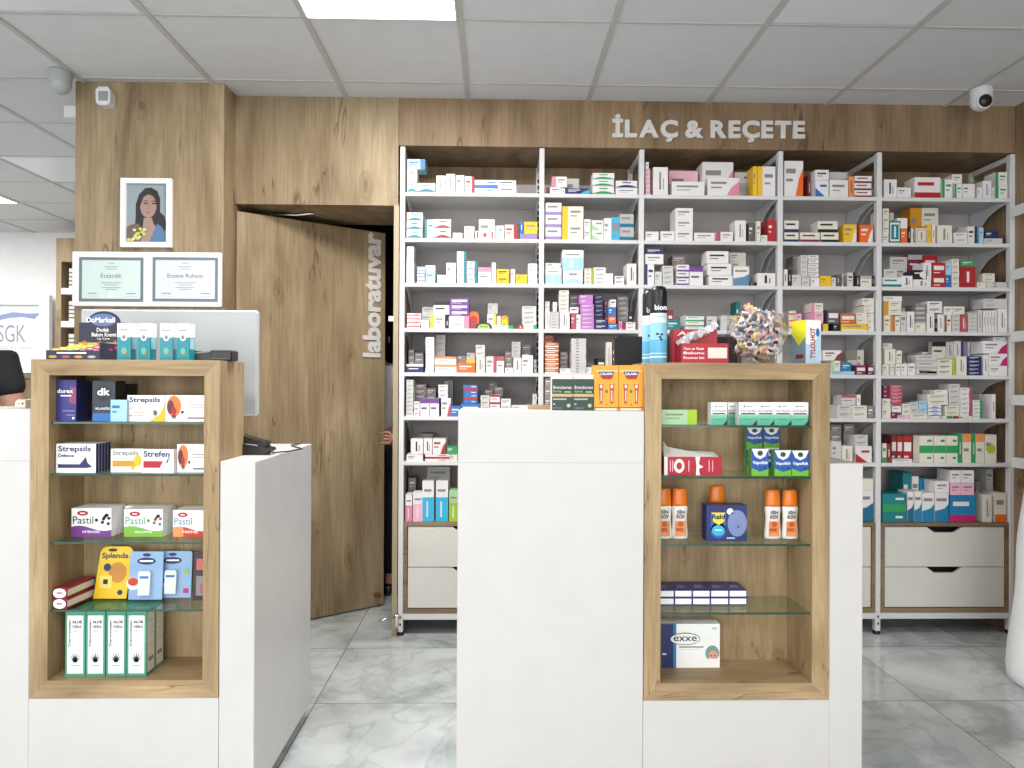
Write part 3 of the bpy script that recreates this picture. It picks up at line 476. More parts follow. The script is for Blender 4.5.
def do_shelf(bay, sh, ox, oy, sc, spec):
    zs = SHZ[sh] if sh < 7 else ZDK
    zt_lim = (SHZ[sh-1]-.024) if sh > 0 else ZB-.03
    its = []
    for ln in spec.split(';'):
        q = ln.split()
        if not q: continue
        x0, x1, yt = (float(v) for v in q[:3]); yb = None if q[3] == '-' else float(q[3]); n = int(q[4]); c = q[5][0]; st = q[6] if len(q) > 6 else 'p'
        c2 = q[7] if len(q) > 7 else 'G'; row = float(q[8])/100 if len(q) > 8 else 0
        its.append(dict(x0=ox+x0/sc, x1=ox+x1/sc, yt=oy+yt/sc, yb=None if yb is None else oy+yb/sc, n=n, c=c, st=st, c2=c2, row=row))
    for it in its:
        Y = YW+.012+it['row']; it['Y'] = Y
        it['X0'] = wp(it['x0'], it['yt'], Y)[0]; it['X1'] = wp(it['x1'], it['yt'], Y)[0]; it['zt'] = min(wp(it['x0'], it['yt'], Y)[1], zt_lim)
        lo, hi = PXW[bay]+.02, PXW[bay+1]-.02
        it['X0'] = max(it['X0'], lo); it['X1'] = min(it['X1'], hi)
    base = [i for i in its if i['yb'] is None]; upper = sorted([i for i in its if i['yb'] is not None], key=lambda i: -i['yb'])
    for i in base: i['zb'] = zs+.0006
    done = list(base)
    for i in upper:
        zb = wp(i['x0'], i['yb'], i['Y'])[1]; best = zs; by = None
        for j in done:
            ov = min(i['X1'], j['X1'])-max(i['X0'], j['X0'])
            if ov > .25*(i['X1']-i['X0']) and abs(j['row']-i['row']) < .03 and j['zt'] < zb+.035 and j['zt'] > best: best = j['zt']; by = j
        i['zb'] = best+.0006
        done.append(i)
    for i in its:
        lim = .30-i['row']; dd = min(lim, random.uniform(.08, .13))
        for j in its:
            if j['row'] > i['row']+.02 and min(i['X1'], j['X1'])-max(i['X0'], j['X0']) > -.004: dd = min(dd, j['row']-i['row']-.006)
        i['d'] = max(dd, .02)
    cl = {'F': [], 'R': [], 'U': []}
    for i in its: cl['U' if i['yb'] is not None else ('R' if i['row'] > 0 else 'F')].append(i)
    for kx, L_ in cl.items():
        L_.sort(key=lambda i: i['x0'])
        for q, i in enumerate(L_): i['cls'] = kx; i['idx'] = q+1
    for i in its:
        w = i['X1']-i['X0']-.0016; H = i['zt']-i['zb']
        if H < .006 or w < .006: continue
        n = i['n']; h = H/n
        for k in range(n):
            jx = random.uniform(-.0012, .0012) if n > 1 else 0
            rz = 0 if (w > .12 or n > 1) else random.uniform(-.02, .02)
            d1 = CN[i['c']]+' carton'
            if i['st'] != 'p': d1 += ' with '+((CN[i['c2']]+' '+STY[i['st']]) if i['st'] not in 'nxc' else STY[i['st']])
            pos = {'F': '%s from left', 'R': '%s in rear row', 'U': '%s in upper row'}[i['cls']] % ORD[i['idx']]
            lv = '' if n == 1 else (', %s up' % ORD[k+1])
            lab = '%s, %s%s, %s, %s' % (d1, pos, lv, SHN[sh], BAYN[bay])
            ALL.append(dict(X=(i['X0']+i['X1'])/2+jx, Y=i['Y'], Z=i['zb']+h*k, w=w, d=i['d'], h=h-.0006, c=i['c'], st=i['st'], c2=i['c2'], rz=rz, label=lab,
                            group='cartons on the %s of the %s' % (SHN[sh], BAYN[bay]), A=w*h*(.45 if i['cls'] == 'R' else 1), zt=i['zt']))
for a in DATA: do_shelf(*a)
order = sorted(range(len(ALL)), key=lambda k: -ALL[k]['A'])
keep = set(order[:300])
stuff = MB()
for k, a in enumerate(ALL):
    b = carton_mesh(a['w'], a['d'], a['h'], a['c'], a['st'], a['c2'], k)
    if k in keep:
        o = b.build('medicine_box', None, (a['X'], a['Y'], a['Z']), a['rz']); tag(o, a['label'], 'medicine box', a['group'])
    else:
        off = len(stuff.v); stuff.v += [(v[0]+a['X'], v[1]+a['Y'], v[2]+a['Z']) for v in b.v]
        mp_ = [stuff.m(mt) for mt in b.ms]
        for f, mi in zip(b.f, b.mi): stuff.f.append(tuple(off+q for q in f)); stuff.mi.append(mp_[mi]); stuff.sm.append(False)
if stuff.v: tag(stuff.build('medicine_box_assortment'), 'the smallest medicine cartons filling gaps on all the white shelves', 'medicine box', kind='stuff')
# ------------------------------------------------------------------ counters
YF, YB = 2.12, 2.76
def X_(px, Y=YF, py=530): return wp(px, py, Y)[0]
PL = mat('plinth_grey', '8c8f90', .5); SEAM = mat('panel_seam', 'b9bbb9', .6)
TW = []
def counter(label, xl, xr, tl, tr, ztop, zlow, tb):
    cx = (xl+xr)/2
    t = thing('shop_counter', label, 'counter', (cx, YF, 0)); f = lambda a: a-cx; D = YB-YF; TD = .205
    b = MB(); b.box(f(tl)-0, f(tr), 0, TD, .05, tb-.001, WL); b.box(f(tr)+.0005, f(xr), 0, D, .05, zlow, WL, .002)
    b.box(f(xl), f(tr), TD+.003, D, .05, zlow, WL); b.build('body', t)
    b = MB(); b.box(f(xl), f(tl)-.0005, 0, TD, .05, ztop, WL, .002); b.build('raised_front', t)
    b = MB(); b.box(f(xl), f(tl)-.002, -.0004, .0, zlow-.001, zlow+.001, SEAM); b.build('panel_joint', t)
    b = MB(); b.box(f(xl)+.02, f(xr)-.04, .04, D-.03, 0, .05, PL); b.build('plinth', t)
    return t
XLR = X_(250.5, YF, 600)
ZLOW = wp(250, 461.5, YF)[1]
tl0, tr0 = X_(30), X_(219.5); tl1, tr1 = X_(644), X_(829.5)
counter('white shop counter on the left, behind it the black-shirted person', -2.9, XLR+.012, tl0, tr0, wp(15, 408.5, YF)[1], ZLOW, wp(125, 698, YF)[1])
counter('white shop counter on the right holding green and yellow cartons', X_(457.5), X_(863), tl1, tr1, wp(550, 410.6, YF)[1], wp(845, 463.5, YF)[1], wp(735, 700, YF)[1])
def tower(label, tl, tr, il, ir, yt, yb, it, ib, cxp, glass_y, grp=None):
    z0, z1 = wp(cxp, yb, YF)[1], wp(cxp, yt, YF)[1]; a0, a1 = wp(cxp, ib, YF)[1], wp(cxp, it, YF)[1]
    cx = (tl+tr)/2; t = thing('display_case', label, 'display case', (cx, YF, z0)); w = (tr-tl)/2; H = z1-z0; TD = .2
    i0, i1 = il-cx, ir-cx; b0, b1 = a0-z0, a1-z0; w -= .0008
    for nm, pts, mt in (('side_panel', [(-w, 0), (i0, b0), (i0, b1), (-w, H)], OAKT), ('side_panel', [(w, 0), (w, H), (i1, b1), (i1, b0)], OAKT),
                        ('top_panel', [(-w, H), (i0, b1), (i1, b1), (w, H)], OAKH), ('bottom_panel', [(-w, 0), (w, 0), (i1, b0), (i0, b0)], OAKH)):
        b = MB(); b.prism(pts, 'y', -.0015, TD, mt); b.build(nm, t)
    b = MB(); b.box(i0+.0004, i1-.0004, TD-.02, TD, b0+.0004, b1-.0004, OAKT); b.build('back_panel', t)
    gz = []
    for gy in glass_y:
        z = wp(cxp, gy, YF+.01)[1]-z0; gz.append(z+z0)
        b = MB(); b.box(i0+.001, i1-.001, .011, TD-.021, z-.006, z, GLS); b.box(i0+.001, i1-.001, .0095, .0108, z-.006, z, GED); b.build('glass_shelf', t)
    return dict(gz=gz, floor=a0, top=z1, t=t)
TL = tower('oak display case with lozenge cartons in the left counter', tl0, tr0, X_(48.5), X_(203.5), 359.8, 698, 375.5, 680.3, 125, [422, 474, 542, 609.5])
TR = tower('oak display case with orange-capped bottles in the right counter', tl1, tr1, X_(660.8), X_(812), 363, 700, 379.3, 683, 737, [425.4, 476.5, 544, 612.5])
# ------------------------------------------------------------------ products on the counters
def gbox(name, label, cat, px0, px1, pt, Y, z, d, c, st='', c2='W', rz=0, group=None, YX=None):
    """carton whose front spans photo columns px0..px1 and top row pt at distance Y, standing at height z"""
    YX = YX or Y; xa, xb = wp(px0, pt, YX)[0], wp(px1, pt, YX)[0]; h = wp((px0+px1)/2, pt, YX)[1]-z; w = xb-xa-.0006
    if st: mb = carton_mesh(w, d, h, c, st, c2)
    else:
        mb = MB(); mb.box(-w/2, w/2, 0, d, 0, h, pm(c)); mb.add([(-w*.48, .002, h+.0004), (w*.48, .002, h+.0004), (w*.48, .004, h+.0004), (-w*.48, .004, h+.0004)], [(0, 1, 2, 3)], pm('h'))
    return mb, w, h, (((xa+xb)/2), Y, z+.0006), rz, (name, label, cat, group)
def fin(g, lab=None):
    mb, w, h, loc, rz, (name, label, cat, group) = g
    o = mb.build(name, None, loc, rz); return tag(o, label, cat, group), w, h
Wt = pm('w'); Dt = pm('D'); Nt = pm('N'); Rt = pm('R')
def lab_text(o, s, w, h, u0, u1, v0, v1, mt, bold=.02, rot=0, name='lettering', y=-.0012): text(s, -w/2+w*u0, -w/2+w*u1, h*v0, h*v1, y, mt, o, name, bold, 0, rot)
g0, g1, g2, g3 = TL['gz']; zf = TL['floor']; zt = TL['top']
# top glass shelf of the left case
g = gbox('condom_box', 'dark purple-blue box at the left end of the top glass shelf', 'box', 57, 76.5, 380, 2.15, g0, .07, 'N'); b, w, h = g[0], g[1], g[2]
b.fq(-w/2, w/2, 0, h, -.0004, mat('print_violet', '2e2c7d', .4)); b.fp([(w*.1, h*.45), (w*.5, h*.4), (w*.5, h*.8), (w*.2, h*.85)], -.0008, mat('print_plum', '8a3f6f', .4)); b.fq(-w*.3, w*.25, h*.6, h*.63, -.001, Wt); b.fq(-w*.2, w*.45, h*.24, h*.26, -.001, pm('V')); b.fq(0, w*.42, h*.14, h*.16, -.001, pm('V')); b.fq(w*.3, w*.42, h*.05, h*.1, -.001, Wt)
o, w, h = fin(g); lab_text(o, 'durex', w, h, .02, .85, .68, .78, Wt)
g = gbox('condom_box', 'black and blue box with round emblem behind the pale blue carton', 'box', 92.5, 115.5, 381, 2.15, g0, .06, 'D'); b, w, h = g[0], g[1], g[2]
b.fq(-w/2, w/2, 0, h*.2, -.0004, pm('B')); b.fq(-w/2, w/2, h*.2, h, -.0004, mat('print_ink', '24303f', .4)); b.disc(0, h*.7, w*.36, w*.36, -.0008, mat('print_black', '17181b', .4))
o, w, h = fin(g); lab_text(o, 'dk', w, h, .22, .78, .64, .82, Wt, .03); lab_text(o, 'KLASİK', w, h, .15, .8, .29, .36, Wt)
for k, q in enumerate(((77.5, 91, 383), (116, 127, 384))):
    g = gbox('condom_box', ['black box with faint small print behind the purple-blue box', 'plain black box standing behind the round-emblem box'][k], 'box', q[0], q[1], q[2], 2.225, g0, .06, 'D', 'n', 'q'); fin(g)
g = gbox('lozenge_carton', 'pale blue small carton leaning in front of the black round-emblem box', 'carton', 110.5, 127, 400, 2.138, g0, .008, 'A', 'p', 'B'); fin(g)
FLW = mat('print_orange_fruit', 'd9772f', .4); PLM = mat('print_dark_plum', '5d2038', .4); YEL = pm('Y')
def strep(px0, px1, pt, Y, z, d, label, word, kind, grp=None, rz=0, YX=None):
    g = gbox('lozenge_carton', label, 'carton', px0, px1, pt, Y, z, d, 'w', '', 'W', rz, grp, YX); b, w, h = g[0], g[1], g[2]; e = -.0005
    if kind == 'honey':
        b.fp([(w*.1, 0), (w*.5, 0), (w*.5, h*.7), (w*.38, h*.3)], e, YEL); b.disc(w*.22, h*.3, w*.1, h*.16, e*2, pm('g')); b.disc(w*.25, h*.33, w*.05, h*.1, e*3, pm('q')); b.fq(-w*.44, -w*.1, h*.5, h*.53, e, pm('o')); b.fq(-w*.3, -w*.05, h*.33, h*.36, e, pm('o'))
    if kind == 'dark':
        b.fq(-w*.45, w*.3, h*.17, h*.3, e, pm('N')); b.fp([(w*.1, h*.3), (w*.25, h*.55), (w*.3, h*.35), (w*.42, h*.2), (w*.2, h*.17)], e*2, pm('N')); b.box(w/2-.0001, w/2+.0005, .001, d-.001, 0, h, pm('N')); b.disc(w*.38, h*.5, w*.08, h*.13, e, pm('g'))
    if kind == 'gold':
        b.fq(-w*.45, w*.3, h*.25, h*.5, e, pm('y')); b.disc(w*.35, h*.5, w*.12, h*.25, e*2, YEL); b.disc(w*.2, h*.2, w*.06, h*.1, e*2, pm('Y'))
    if kind == 'red':
        b.fq(-w*.45, w*.22, h*.22, h*.5, e, pm('R')); b.fp([(w*.08, h*.25), (w*.2, h*.55), (w*.26, h*.3), (w*.3, h*.15)], e*2, Wt); b.fp([(w*.25, h*.4), (w*.42, h*.88), (w*.32, h*.45)], e, Dt)
    if kind == 'fruit':
        b.disc(-w*.3, h*.58, w*.17, h*.4, e, FLW); b.disc(-w*.38, h*.55, w*.08, h*.26, e*2, PLM); b.disc(-w*.3, h*.4, w*.06, h*.15, e*3, Rt); b.disc(-w*.1, h*.36, w*.035, h*.06, e, Dt); b.disc(-w*.3, h*.17, w*.06, h*.07, e, pm('H')); b.fq(0, w*.45, h*.62, h*.65, e, pm('h')); b.fq(w*.02, w*.45, h*.52, h*.54, e, pm('h')); b.fq(w*.02, w*.48, h*.1, h*.17, e, pm('H'))
    o, w, h = fin(g)
    if word: lab_text(o, word, w, h, .06, .88, .68, .93, Nt if kind != 'gold' else pm('h'), .02)
    if kind == 'dark': lab_text(o, 'Defence', w, h, .06, .45, .54, .66, Nt)
    if kind == 'honey': lab_text(o, 'bal ve limon', w, h, .06, .42, .2, .28, pm('h'), 0)
    return o
strep(127.3, 165, 395.5, 2.15, g0, .03, 'white lozenge carton with yellow swirl on the top glass shelf', 'Strepsils', 'honey')
strep(165.5, 208, 395.5, 2.15, g0, .03, 'white carton with orange fruit circle on the top glass shelf', '', 'fruit')
for k in range(5):
    strep(56, 96, 444, 2.148+.0162*k, g1, .0155, 'white lozenge carton with dark stripe, %s of the row from the front, second glass shelf' % ORD[k+1], 'Strepsils', 'dark', 'dark striped lozenge cartons', 0, 2.148)
strep(111, 142.5, 449, 2.165, g1, .02, 'white lozenge carton with gold stripe beside the leaning red-striped one', 'Strepsils', 'gold', None, .02)
strep(141.5, 174, 449.5, 2.15, g1, .02, 'white lozenge carton with red stripe, tilted, on second glass shelf', 'Strefen', 'red', None, -.04)
strep(177, 208, 444.5, 2.165, g1, .03, 'white carton with orange fruit circle on the second glass shelf', '', 'fruit')
def pastil(px0, px1, pt, Y, z, c, label, n, grp):
    g = gbox('pastille_carton', label, 'carton', px0, px1, pt, Y, z, .028, 'w', '', 'W', 0, grp, 2.2); b, w, h = g[0], g[1], g[2]; e = -.0005
    m1 = {'P': mat('print_purple', '74378c', .4), 'L': mat('print_green', '7db63a', .4), 'R': mat('print_red_orange', 'cf3a22', .4)}[c]
    for k in range(10):
        u0, u1 = k/10, (k+1)/10; f = lambda u: h*(.30+.09*math.sin(u*5+.6)); b.fp([(-w/2+w*u0, 0), (-w/2+w*u1, 0), (-w/2+w*u1, f(u1)), (-w/2+w*u0, f(u0))], e, m1 if not (c == 'R' and k < 3) else pm('o'))
    b.disc(-w*.22, h*.83, w*.14, h*.09, e, Rt); b.fq(-w*.28, w*.28-w*.44, h*.81, h*.85, e*2, Wt)
    rr = random.Random(5)
    for k in range(8 if c != 'R' else 0): b.disc(w*(.12+.34*rr.random()), h*(.42+.36*rr.random()), w*.045, h*.06, e*2, Dt if c == 'P' else (pm('E') if k % 2 else pm('k')), 8)
    o, w, h = fin(g); lab_text(o, 'Pastil', w, h, .04, .55, .46, .72, {'P': Dt, 'L': pm('E'), 'R': pm('S')}[c], 0); lab_text(o, {'P': 'KETENGİBİ', 'L': 'OKALİPTÜS', 'R': 'NANE'}[c], w, h, .28, .72, .14, .24, Wt)
for k in range(3):
    pastil(71.5, 111.5, 508.5, 2.2+.03*k, g2, 'P', 'white pastille carton with purple wave, %s from the front' % ORD[k+1], 0, 'purple wave pastille cartons')
    pastil(124, 163, 509.5, 2.2+.03*k, g2, 'L', 'white pastille carton with green wave, %s from the front' % ORD[k+1], 0, 'green wave pastille cartons')
    pastil(173, 208, 510.5, 2.2+.03*k, g2, 'R', 'white pastille carton with red orange wave, %s from the front' % ORD[k+1], 0, 'red wave pastille cartons')
pastil(114.5, 124, 509.5, 2.262, g2, 'P', 'narrow purple-edged pastille carton wedged between purple and green rows', 0, None)
# red paste cartons lying end-on
rm = mat('print_crimson', '8e2338', .4)
for k, (cx, cy, dz, rz, ln) in enumerate(((59, 602, 0, -.10, .155), (59, 590, 1, -.07, .155))):
    Y = 2.132 if k < 2 else 2.17; x = wp(cx-8 if k < 2 else cx+7, 600, Y)[0]; hh = .030
    b = MB(); b.box(-.021, .021, 0, ln-.02, 0, hh, rm, .002); b.box(-.0212, .0212, .004, ln-.024, .006, hh-.006, pm('C')); b.disc(0, hh/2, .0195, .0138, -.0006, Wt); b.fq(-.008, .008, hh*.45, hh*.6, -.001, pm('k'))
    o = b.build('paste_carton', None, (-1.248, Y, g3+.0006+dz*(hh+.0006)), rz)
    tag(o, ['long red carton with round white end, lower one of the stacked pair', 'long red carton with round white end, upper of the stack', 'long red and white carton lying behind the stacked pair'][k], 'carton')
# blister cards
def card(name, label, px0, px1, pt, pb, Y, z, mt, rz=0, lean=.0, round_=.15, parts=None):
    xa, xb = wp(px0, pt, Y)[0], wp(px1, pt, Y)[0]; h = wp(px0, pt, Y)[1]-z; w = xb-xa; r = w*round_
    pts = [(-w/2, 0), (w/2, 0)]+[(w/2-r+r*math.cos(a), h-r+r*math.sin(a)) for a in [R(k*15) for k in range(7)]]+[(-w/2+r-r*math.cos(a), h-r+r*math.sin(a)) for a in [R(90-k*15) for k in range(7)]]
    b = MB(); b.prism(pts, 'y', 0, .003, mt); o = b.build(name, None, ((xa+xb)/2, Y, z+.0008), rz); tag(o, label, 'blister pack'); o.rotation_euler[0] = -lean; return o, w, h
YC = mat('card_bright_yellow', 'f0c513', .4); BC = mat('card_powder_blue', '93b2d8', .4)
o, w, h = card('sweetener_blister_pack', 'yellow sweetener card leaning beside the red cartons', 93.5, 126.5, 547.5, 598, 2.235, g3, YC, 0, .10, .22)
for v in o.data.vertices: v.co.x += v.co.z*.10
b = MB(); b.disc(w*.2, h*.5, w*.27, h*.2, -.0006, mat('print_caramel', 'c7852c', .4)); b.disc(-w*.12, h*.6, w*.11, h*.075, -.001, pm('N')); b.fq(-w*.34, w*.04, h*.2, h*.44, -.0012, mat('print_pale_yellow', 'f3d66a', .4)); b.fq(-w*.22, -w*.08, h*.28, h*.37, -.0016, Dt); b.disc(w*.3, h*.12, w*.08, h*.05, -.001, Nt); b.disc(w*.02, h*.93, w*.14, h*.03, -.001, Dt)
b.build('card_print', o); lab_text(o, 'Splenda', w, h, .2, 1.0, .74, .88, Nt, .02)
b = MB(); b.box(-w*.3, w*.3, .003, .02, h*.05, h*.5, mat('blister_box', '2b2b30', .4)); b.build('blister', o)
for k, (x0, x1, yt, Y) in enumerate(((128.5, 162, 552.5, 2.225), (142, 191, 552, 2.245))):
    o, w, h = card('sweetener_blister_pack', ['pale blue sweetener card in front with a white dispenser', 'wide pale blue sweetener card behind, green mark at its edge'][k], x0, x1, yt, 597, Y, g3, BC, 0, .08, .06)
    b = MB(); cx = 0 if k == 0 else .1*w; ww = .034; 
    b.disc(cx-.0, h*.8, .028, h*.075, -.0006, pm('N')); b.disc(cx-.0, h*.93, .012, h*.035, -.0008, pm('N'))
    b.fq(cx-.02, cx+.02, h*.785, h*.82, -.0012, Wt)
    b.disc(cx-.037, h*.33, .02, h*.13, -.0006, Wt); b.disc(cx-.037, h*.37, .016, h*.085, -.001, mat('print_tea', 'c3391f', .4))
    if k == 1: b.disc(w*.4, h*.55, .008, h*.05, -.001, pm('L')); b.fq(w*.34, w*.45, h*.1, h*.2, -.001, pm('m'))
    b.build('card_print', o)
    b = MB(); b.prism([(cx-ww/2, h*.1), (cx+ww/2, h*.1), (cx+ww/2+.001, h*.55), (cx+ww/2-.002, h*.6), (cx-ww/2+.002, h*.6), (cx-ww/2-.001, h*.55)], 'y', -.012, 0, mat('dispenser_white', 'dfe8f5', .3)); b.fq(cx-ww*.38, cx+ww*.38, h*.45, h*.5, -.0126, pm('B')); b.build('dispenser', o)
o, w, h = card('razor_blister_pack', 'dark red and black card half hidden at the right frame, fourth glass shelf', 193, 208, 552, 600, 2.215, g3, mat('card_dark', '33202a', .4), 0, .04, .05)
b = MB(); b.fq(-w*.3, w*.4, h*.62, h*.85, -.0006, mat('print_salmon', 'c96a5a', .4)); b.fq(-w*.3, w*.4, h*.1, h*.5, -.0006, pm('h')); b.disc(w*.2, h*.25, w*.2, h*.12, -.001, pm('k')); b.build('card_print', o)
# aloe gel cartons
ALG = mat('carton_jade', '4a9a7c', .4)
AX = [(65.2, 85.4), (85.9, 105.2), (106.2, 126), (126.5, 146.5)]
for r_ in range(2):
    for k, (x0, x1) in enumerate(AX):
        Y0 = 2.147; Y = Y0+.056*r_; xa, xb = wp(x0, 650, Y0)[0], wp(x1, 650, Y0)[0]; w = xb-xa-.0008; h = wp(100, 611, Y0)[1]-zf
        b = MB(); b.box(-w/2, w/2, 0, .054, 0, h, ALG); e = -.0005
        b.fq(-w*.4, w*.4, h*.045, h*.93, e, Wt)
        for s in (-1, 1): b.add([(s*(w/2+.0004), .005, h*.045), (s*(w/2+.0004), .049, h*.045), (s*(w/2+.0004), .049, h*.955), (s*(w/2+.0004), .005, h*.955)], [(0, 1, 2, 3) if s > 0 else (3, 2, 1, 0)], pm('C'))
        for v in (.82, .7, .62, .45): b.add([(w/2+.0008, .012, h*v), (w/2+.0008, .042, h*v), (w/2+.0008, .042, h*(v+.012)), (w/2+.0008, .012, h*(v+.012))], [(0, 1, 2, 3)], pm('G'))
        b.add([(w/2+.0008, .012, h*.2), (w/2+.0008, .042, h*.2), (w/2+.0008, .042, h*.26), (w/2+.0008, .012, h*.26)], [(0, 1, 2, 3)], pm('h'))
        for a in (-65, -45, -22, 0, 22, 45, 65):
            a = R(a); L_ = h*(.14-.02*abs(a)); b.fp([(-w*.055, h*.235), (w*.055, h*.235), (math.sin(a)*L_*1.0, h*.235+math.cos(a)*L_*1.1)], e*2, mat('print_aloe', '17352c', .4))
        b.disc(0, h*.24, w*.13, h*.026, e*2, mat('print_aloe', '17352c', .4)); b.fq(-w*.2, w*.25, h*.165, h*.175, e*2, pm('h')); b.fq(-w*.3, w*.3, h*.075, h*.082, e*2, pm('g'))
        o = b.build('aloe_gel_carton', None, ((xa+xb)/2, Y, zf+.0006)); tag(o, 'tall white and green aloe gel carton, %s from left in the %s row' % (ORD[k+1], ['front', 'back'][r_]), 'carton', 'aloe gel cartons at the bottom of the left display case')
        if r_ == 0:
            lab_text(o, 'ALOE', w, h, .34, .84, .81, .855, Dt, .04); lab_text(o, 'VERA', w, h, .34, .84, .735, .78, pm('q'), .03); lab_text(o, 'GEL', w, h, .36, .66, .68, .71, pm('h'), 0); lab_text(o, 'Dermoteen', w, h, .15, .27, .46, .86, pm('q'), .03, 1)
# top of the left case
def lip_display():
    Y = 2.14; x0, x1 = wp(46, 350, Y)[0], wp(100, 350, Y)[0]; xr = wp(125, 330, 2.30)[0]; W_ = x1-x0; zz = zt+.0006
    t = thing('lip_balm_display', 'dark blue counter display box of coloured lip balms', 'display box', ((x0+x1)/2, Y, zz))
    NB = mat('display_navy', '1d1f3d', .4); b = MB(); w = W_/2; d = .15
    b.box(-w, w, 0, .003, 0, .027, NB); b.box(-w, -w+.003, .003, d, 0, .027, NB); b.box(w-.003+.03*0, w, .003, d, 0, .05, NB); b.box(-w, w, d-.003, d, 0, .05, NB); b.box(-w+.003, w-.003, .003, d-.003, 0, .02, mat('tray_white', 'e8e8ea', .5))
    b.fq(-w*.6, w*.5, .017, .021, -.0006, Wt)
    for k, c in enumerate('ykyG'): b.disc(-w*.75+k*w*.48, .008, .012, .004, -.0006, pm(c), 10)
    b.build('tray', t)
    b = MB(); y = d-.006; z0 = .045; s = 2.26/733; w2 = .0765; cx = .008
    hz = wp(100, 311, 2.28)[1]-zz; hb = hz*.77
    pts = [(cx-w2*.93, z0), (cx+w2, z0), (cx+w2*1.02, hb), (cx+w2*.80, hb)]+[(cx+w2*.06+w2*.66*math.cos(R(a)), hb+(hz-hb)*math.sin(R(a))) for a in range(0, 181, 15)]+[(cx-w2*.93, hb)]
    b.prism(pts, 'y', y-.002, y, NB)
    b.fq(cx-w2*.93, cx+w2, z0, z0+.012, y-.0026, mat('print_sand', 'd9b777', .4))
    for k, c in enumerate(('y', 'k', 'y')):
        fx = cx-w2*.7+k*w2*.62
        for a in range(-2, 3): b.fp([(fx-.004, z0+.004), (fx+.004, z0+.004), (fx+a*.007, z0+.022-abs(a)*.004)], y-.003-.0001*a, pm(c))
    b.disc(cx+w2*.03, hb+.008, w2*.52, (hz-hb)*.55, y-.0026, mat('print_blue_gloss', '5d74ad', .4))
    hd = b.build('header_card', t)
    text('DoMarkell', cx-w2*.62, cx+w2*.5, hb, hb+.016, y-.0034, Wt, hd, 'lettering', .03)
    text('Dudak', cx-w2*.22, cx+w2*.28, hb-.028, hb-.016, y-.003, Wt, hd, 'lettering', .02); text('Bakım Kremi', cx-w2*.42, cx+w2*.55, hb-.043, hb-.031, y-.003, Wt, hd, 'lettering', .02); text('Lip Care', cx-w2*.2, cx+w2*.3, hb-.054, hb-.046, y-.003, Wt, hd, 'lettering', .01)
    n = 0
    for i, c in enumerate(('Y', 'L', 'k', 'm')):
        for j in range(4):
            b = MB(); b.box(-.016, .016, -.012, .012, 0, .011, pm(c), .003); b.fq(-.008, .008, .004, .007, -.0125, Wt)
            o = b.build('lip_balm_carton', None, (t.location.x-w+.022+i*.038+.002*j, Y+.024+j*.034, zz+.0205+.006*j)); o.rotation_euler = (-.12, 0, random.uniform(-.08, .08))
            tag(o, '%s lip balm carton in the navy tray, %s row from the front' % ({'Y': 'yellow', 'L': 'green', 'k': 'pink', 'm': 'magenta'}[c], ORD[j+1]), 'carton', 'lip balm cartons in the display tray')
lip_display()
TEA = mat('carton_teal', '1c8f9c', .35)
for k, (x0, x1, rz) in enumerate(((117, 131, -.05), (137, 150.5, -.12), (160, 172.5, 0.05), (176.5, 189.5, -.12))):
    Y = 2.15; xa, xb = wp(x0, 340, Y)[0], wp(x1, 340, Y)[0]; w = xb-xa; h = wp(150, 323.5, Y)[1]-zt
    b = MB(); b.box(-w/2, w/2, 0, .032, 0, h*.62, TEA); b.box(-w/2, w/2, 0, .032, h*.62, h, Wt); e = -.0005
    b.disc(0, h*.62, w*.24, h*.1, e, Wt); b.disc(0, h*.62, w*.13, h*.06, e*2, pm('h')); b.disc(0, h*.25, w*.2, h*.09, e, mat('print_aqua', '68b9a0', .4)); b.disc(w*.1, h*.2, w*.08, h*.05, e*2, pm('y')); b.fq(-w*.35, w*.3, h*.8, h*.83, e, pm('h')); b.fq(-w*.4, w*.4, h*.7, h*.715, e, pm('o')); b.fq(-w*.4, w*.4, h*.04, h*.08, e, pm('T'))
    b.add([(w/2+.0005, .004, h*.3), (w/2+.0005, .028, h*.3), (w/2+.0005, .028, h*.6), (w/2+.0005, .004, h*.6)], [(0, 1, 2, 3)], pm('A'))
    tag(b.build('drops_carton', None, ((xa+xb)/2, Y, zt+.0006), rz), 'small teal and white carton, %s from left on top of the left display case' % ORD[k+1], 'carton', 'teal and white cartons')
# black card reader lying on the case
t = thing('card_reader', 'black handheld reader lying on top of the left display case', 'card reader', (wp(213, 355, 2.2)[0], 2.2, zt+.0006))
b = MB(); b.prism([(-.065, .003), (-.055, 0), (.0, 0), (.0, .026), (-.05, .03), (-.063, .022)], 'y', -.02, .03, BLK); b.tube([(-.066, 0.005, .014), (-.02, .005, .014)], .013, BLK, 12); b.build('head', t)
b = MB(); b.box(-.001, .063, -.022, .035, 0, .031, BLK, .003); b.box(.0, .05, -.0226, -.0222, .006, .008, pm('q')); b.build('body', t)
b = MB(); b.prism([(-.05, .021), (-.01, .024), (.0, .029), (-.04, .026)], 'y', -.0212, -.0205, pm('h')); b.build('trim_strip', t)
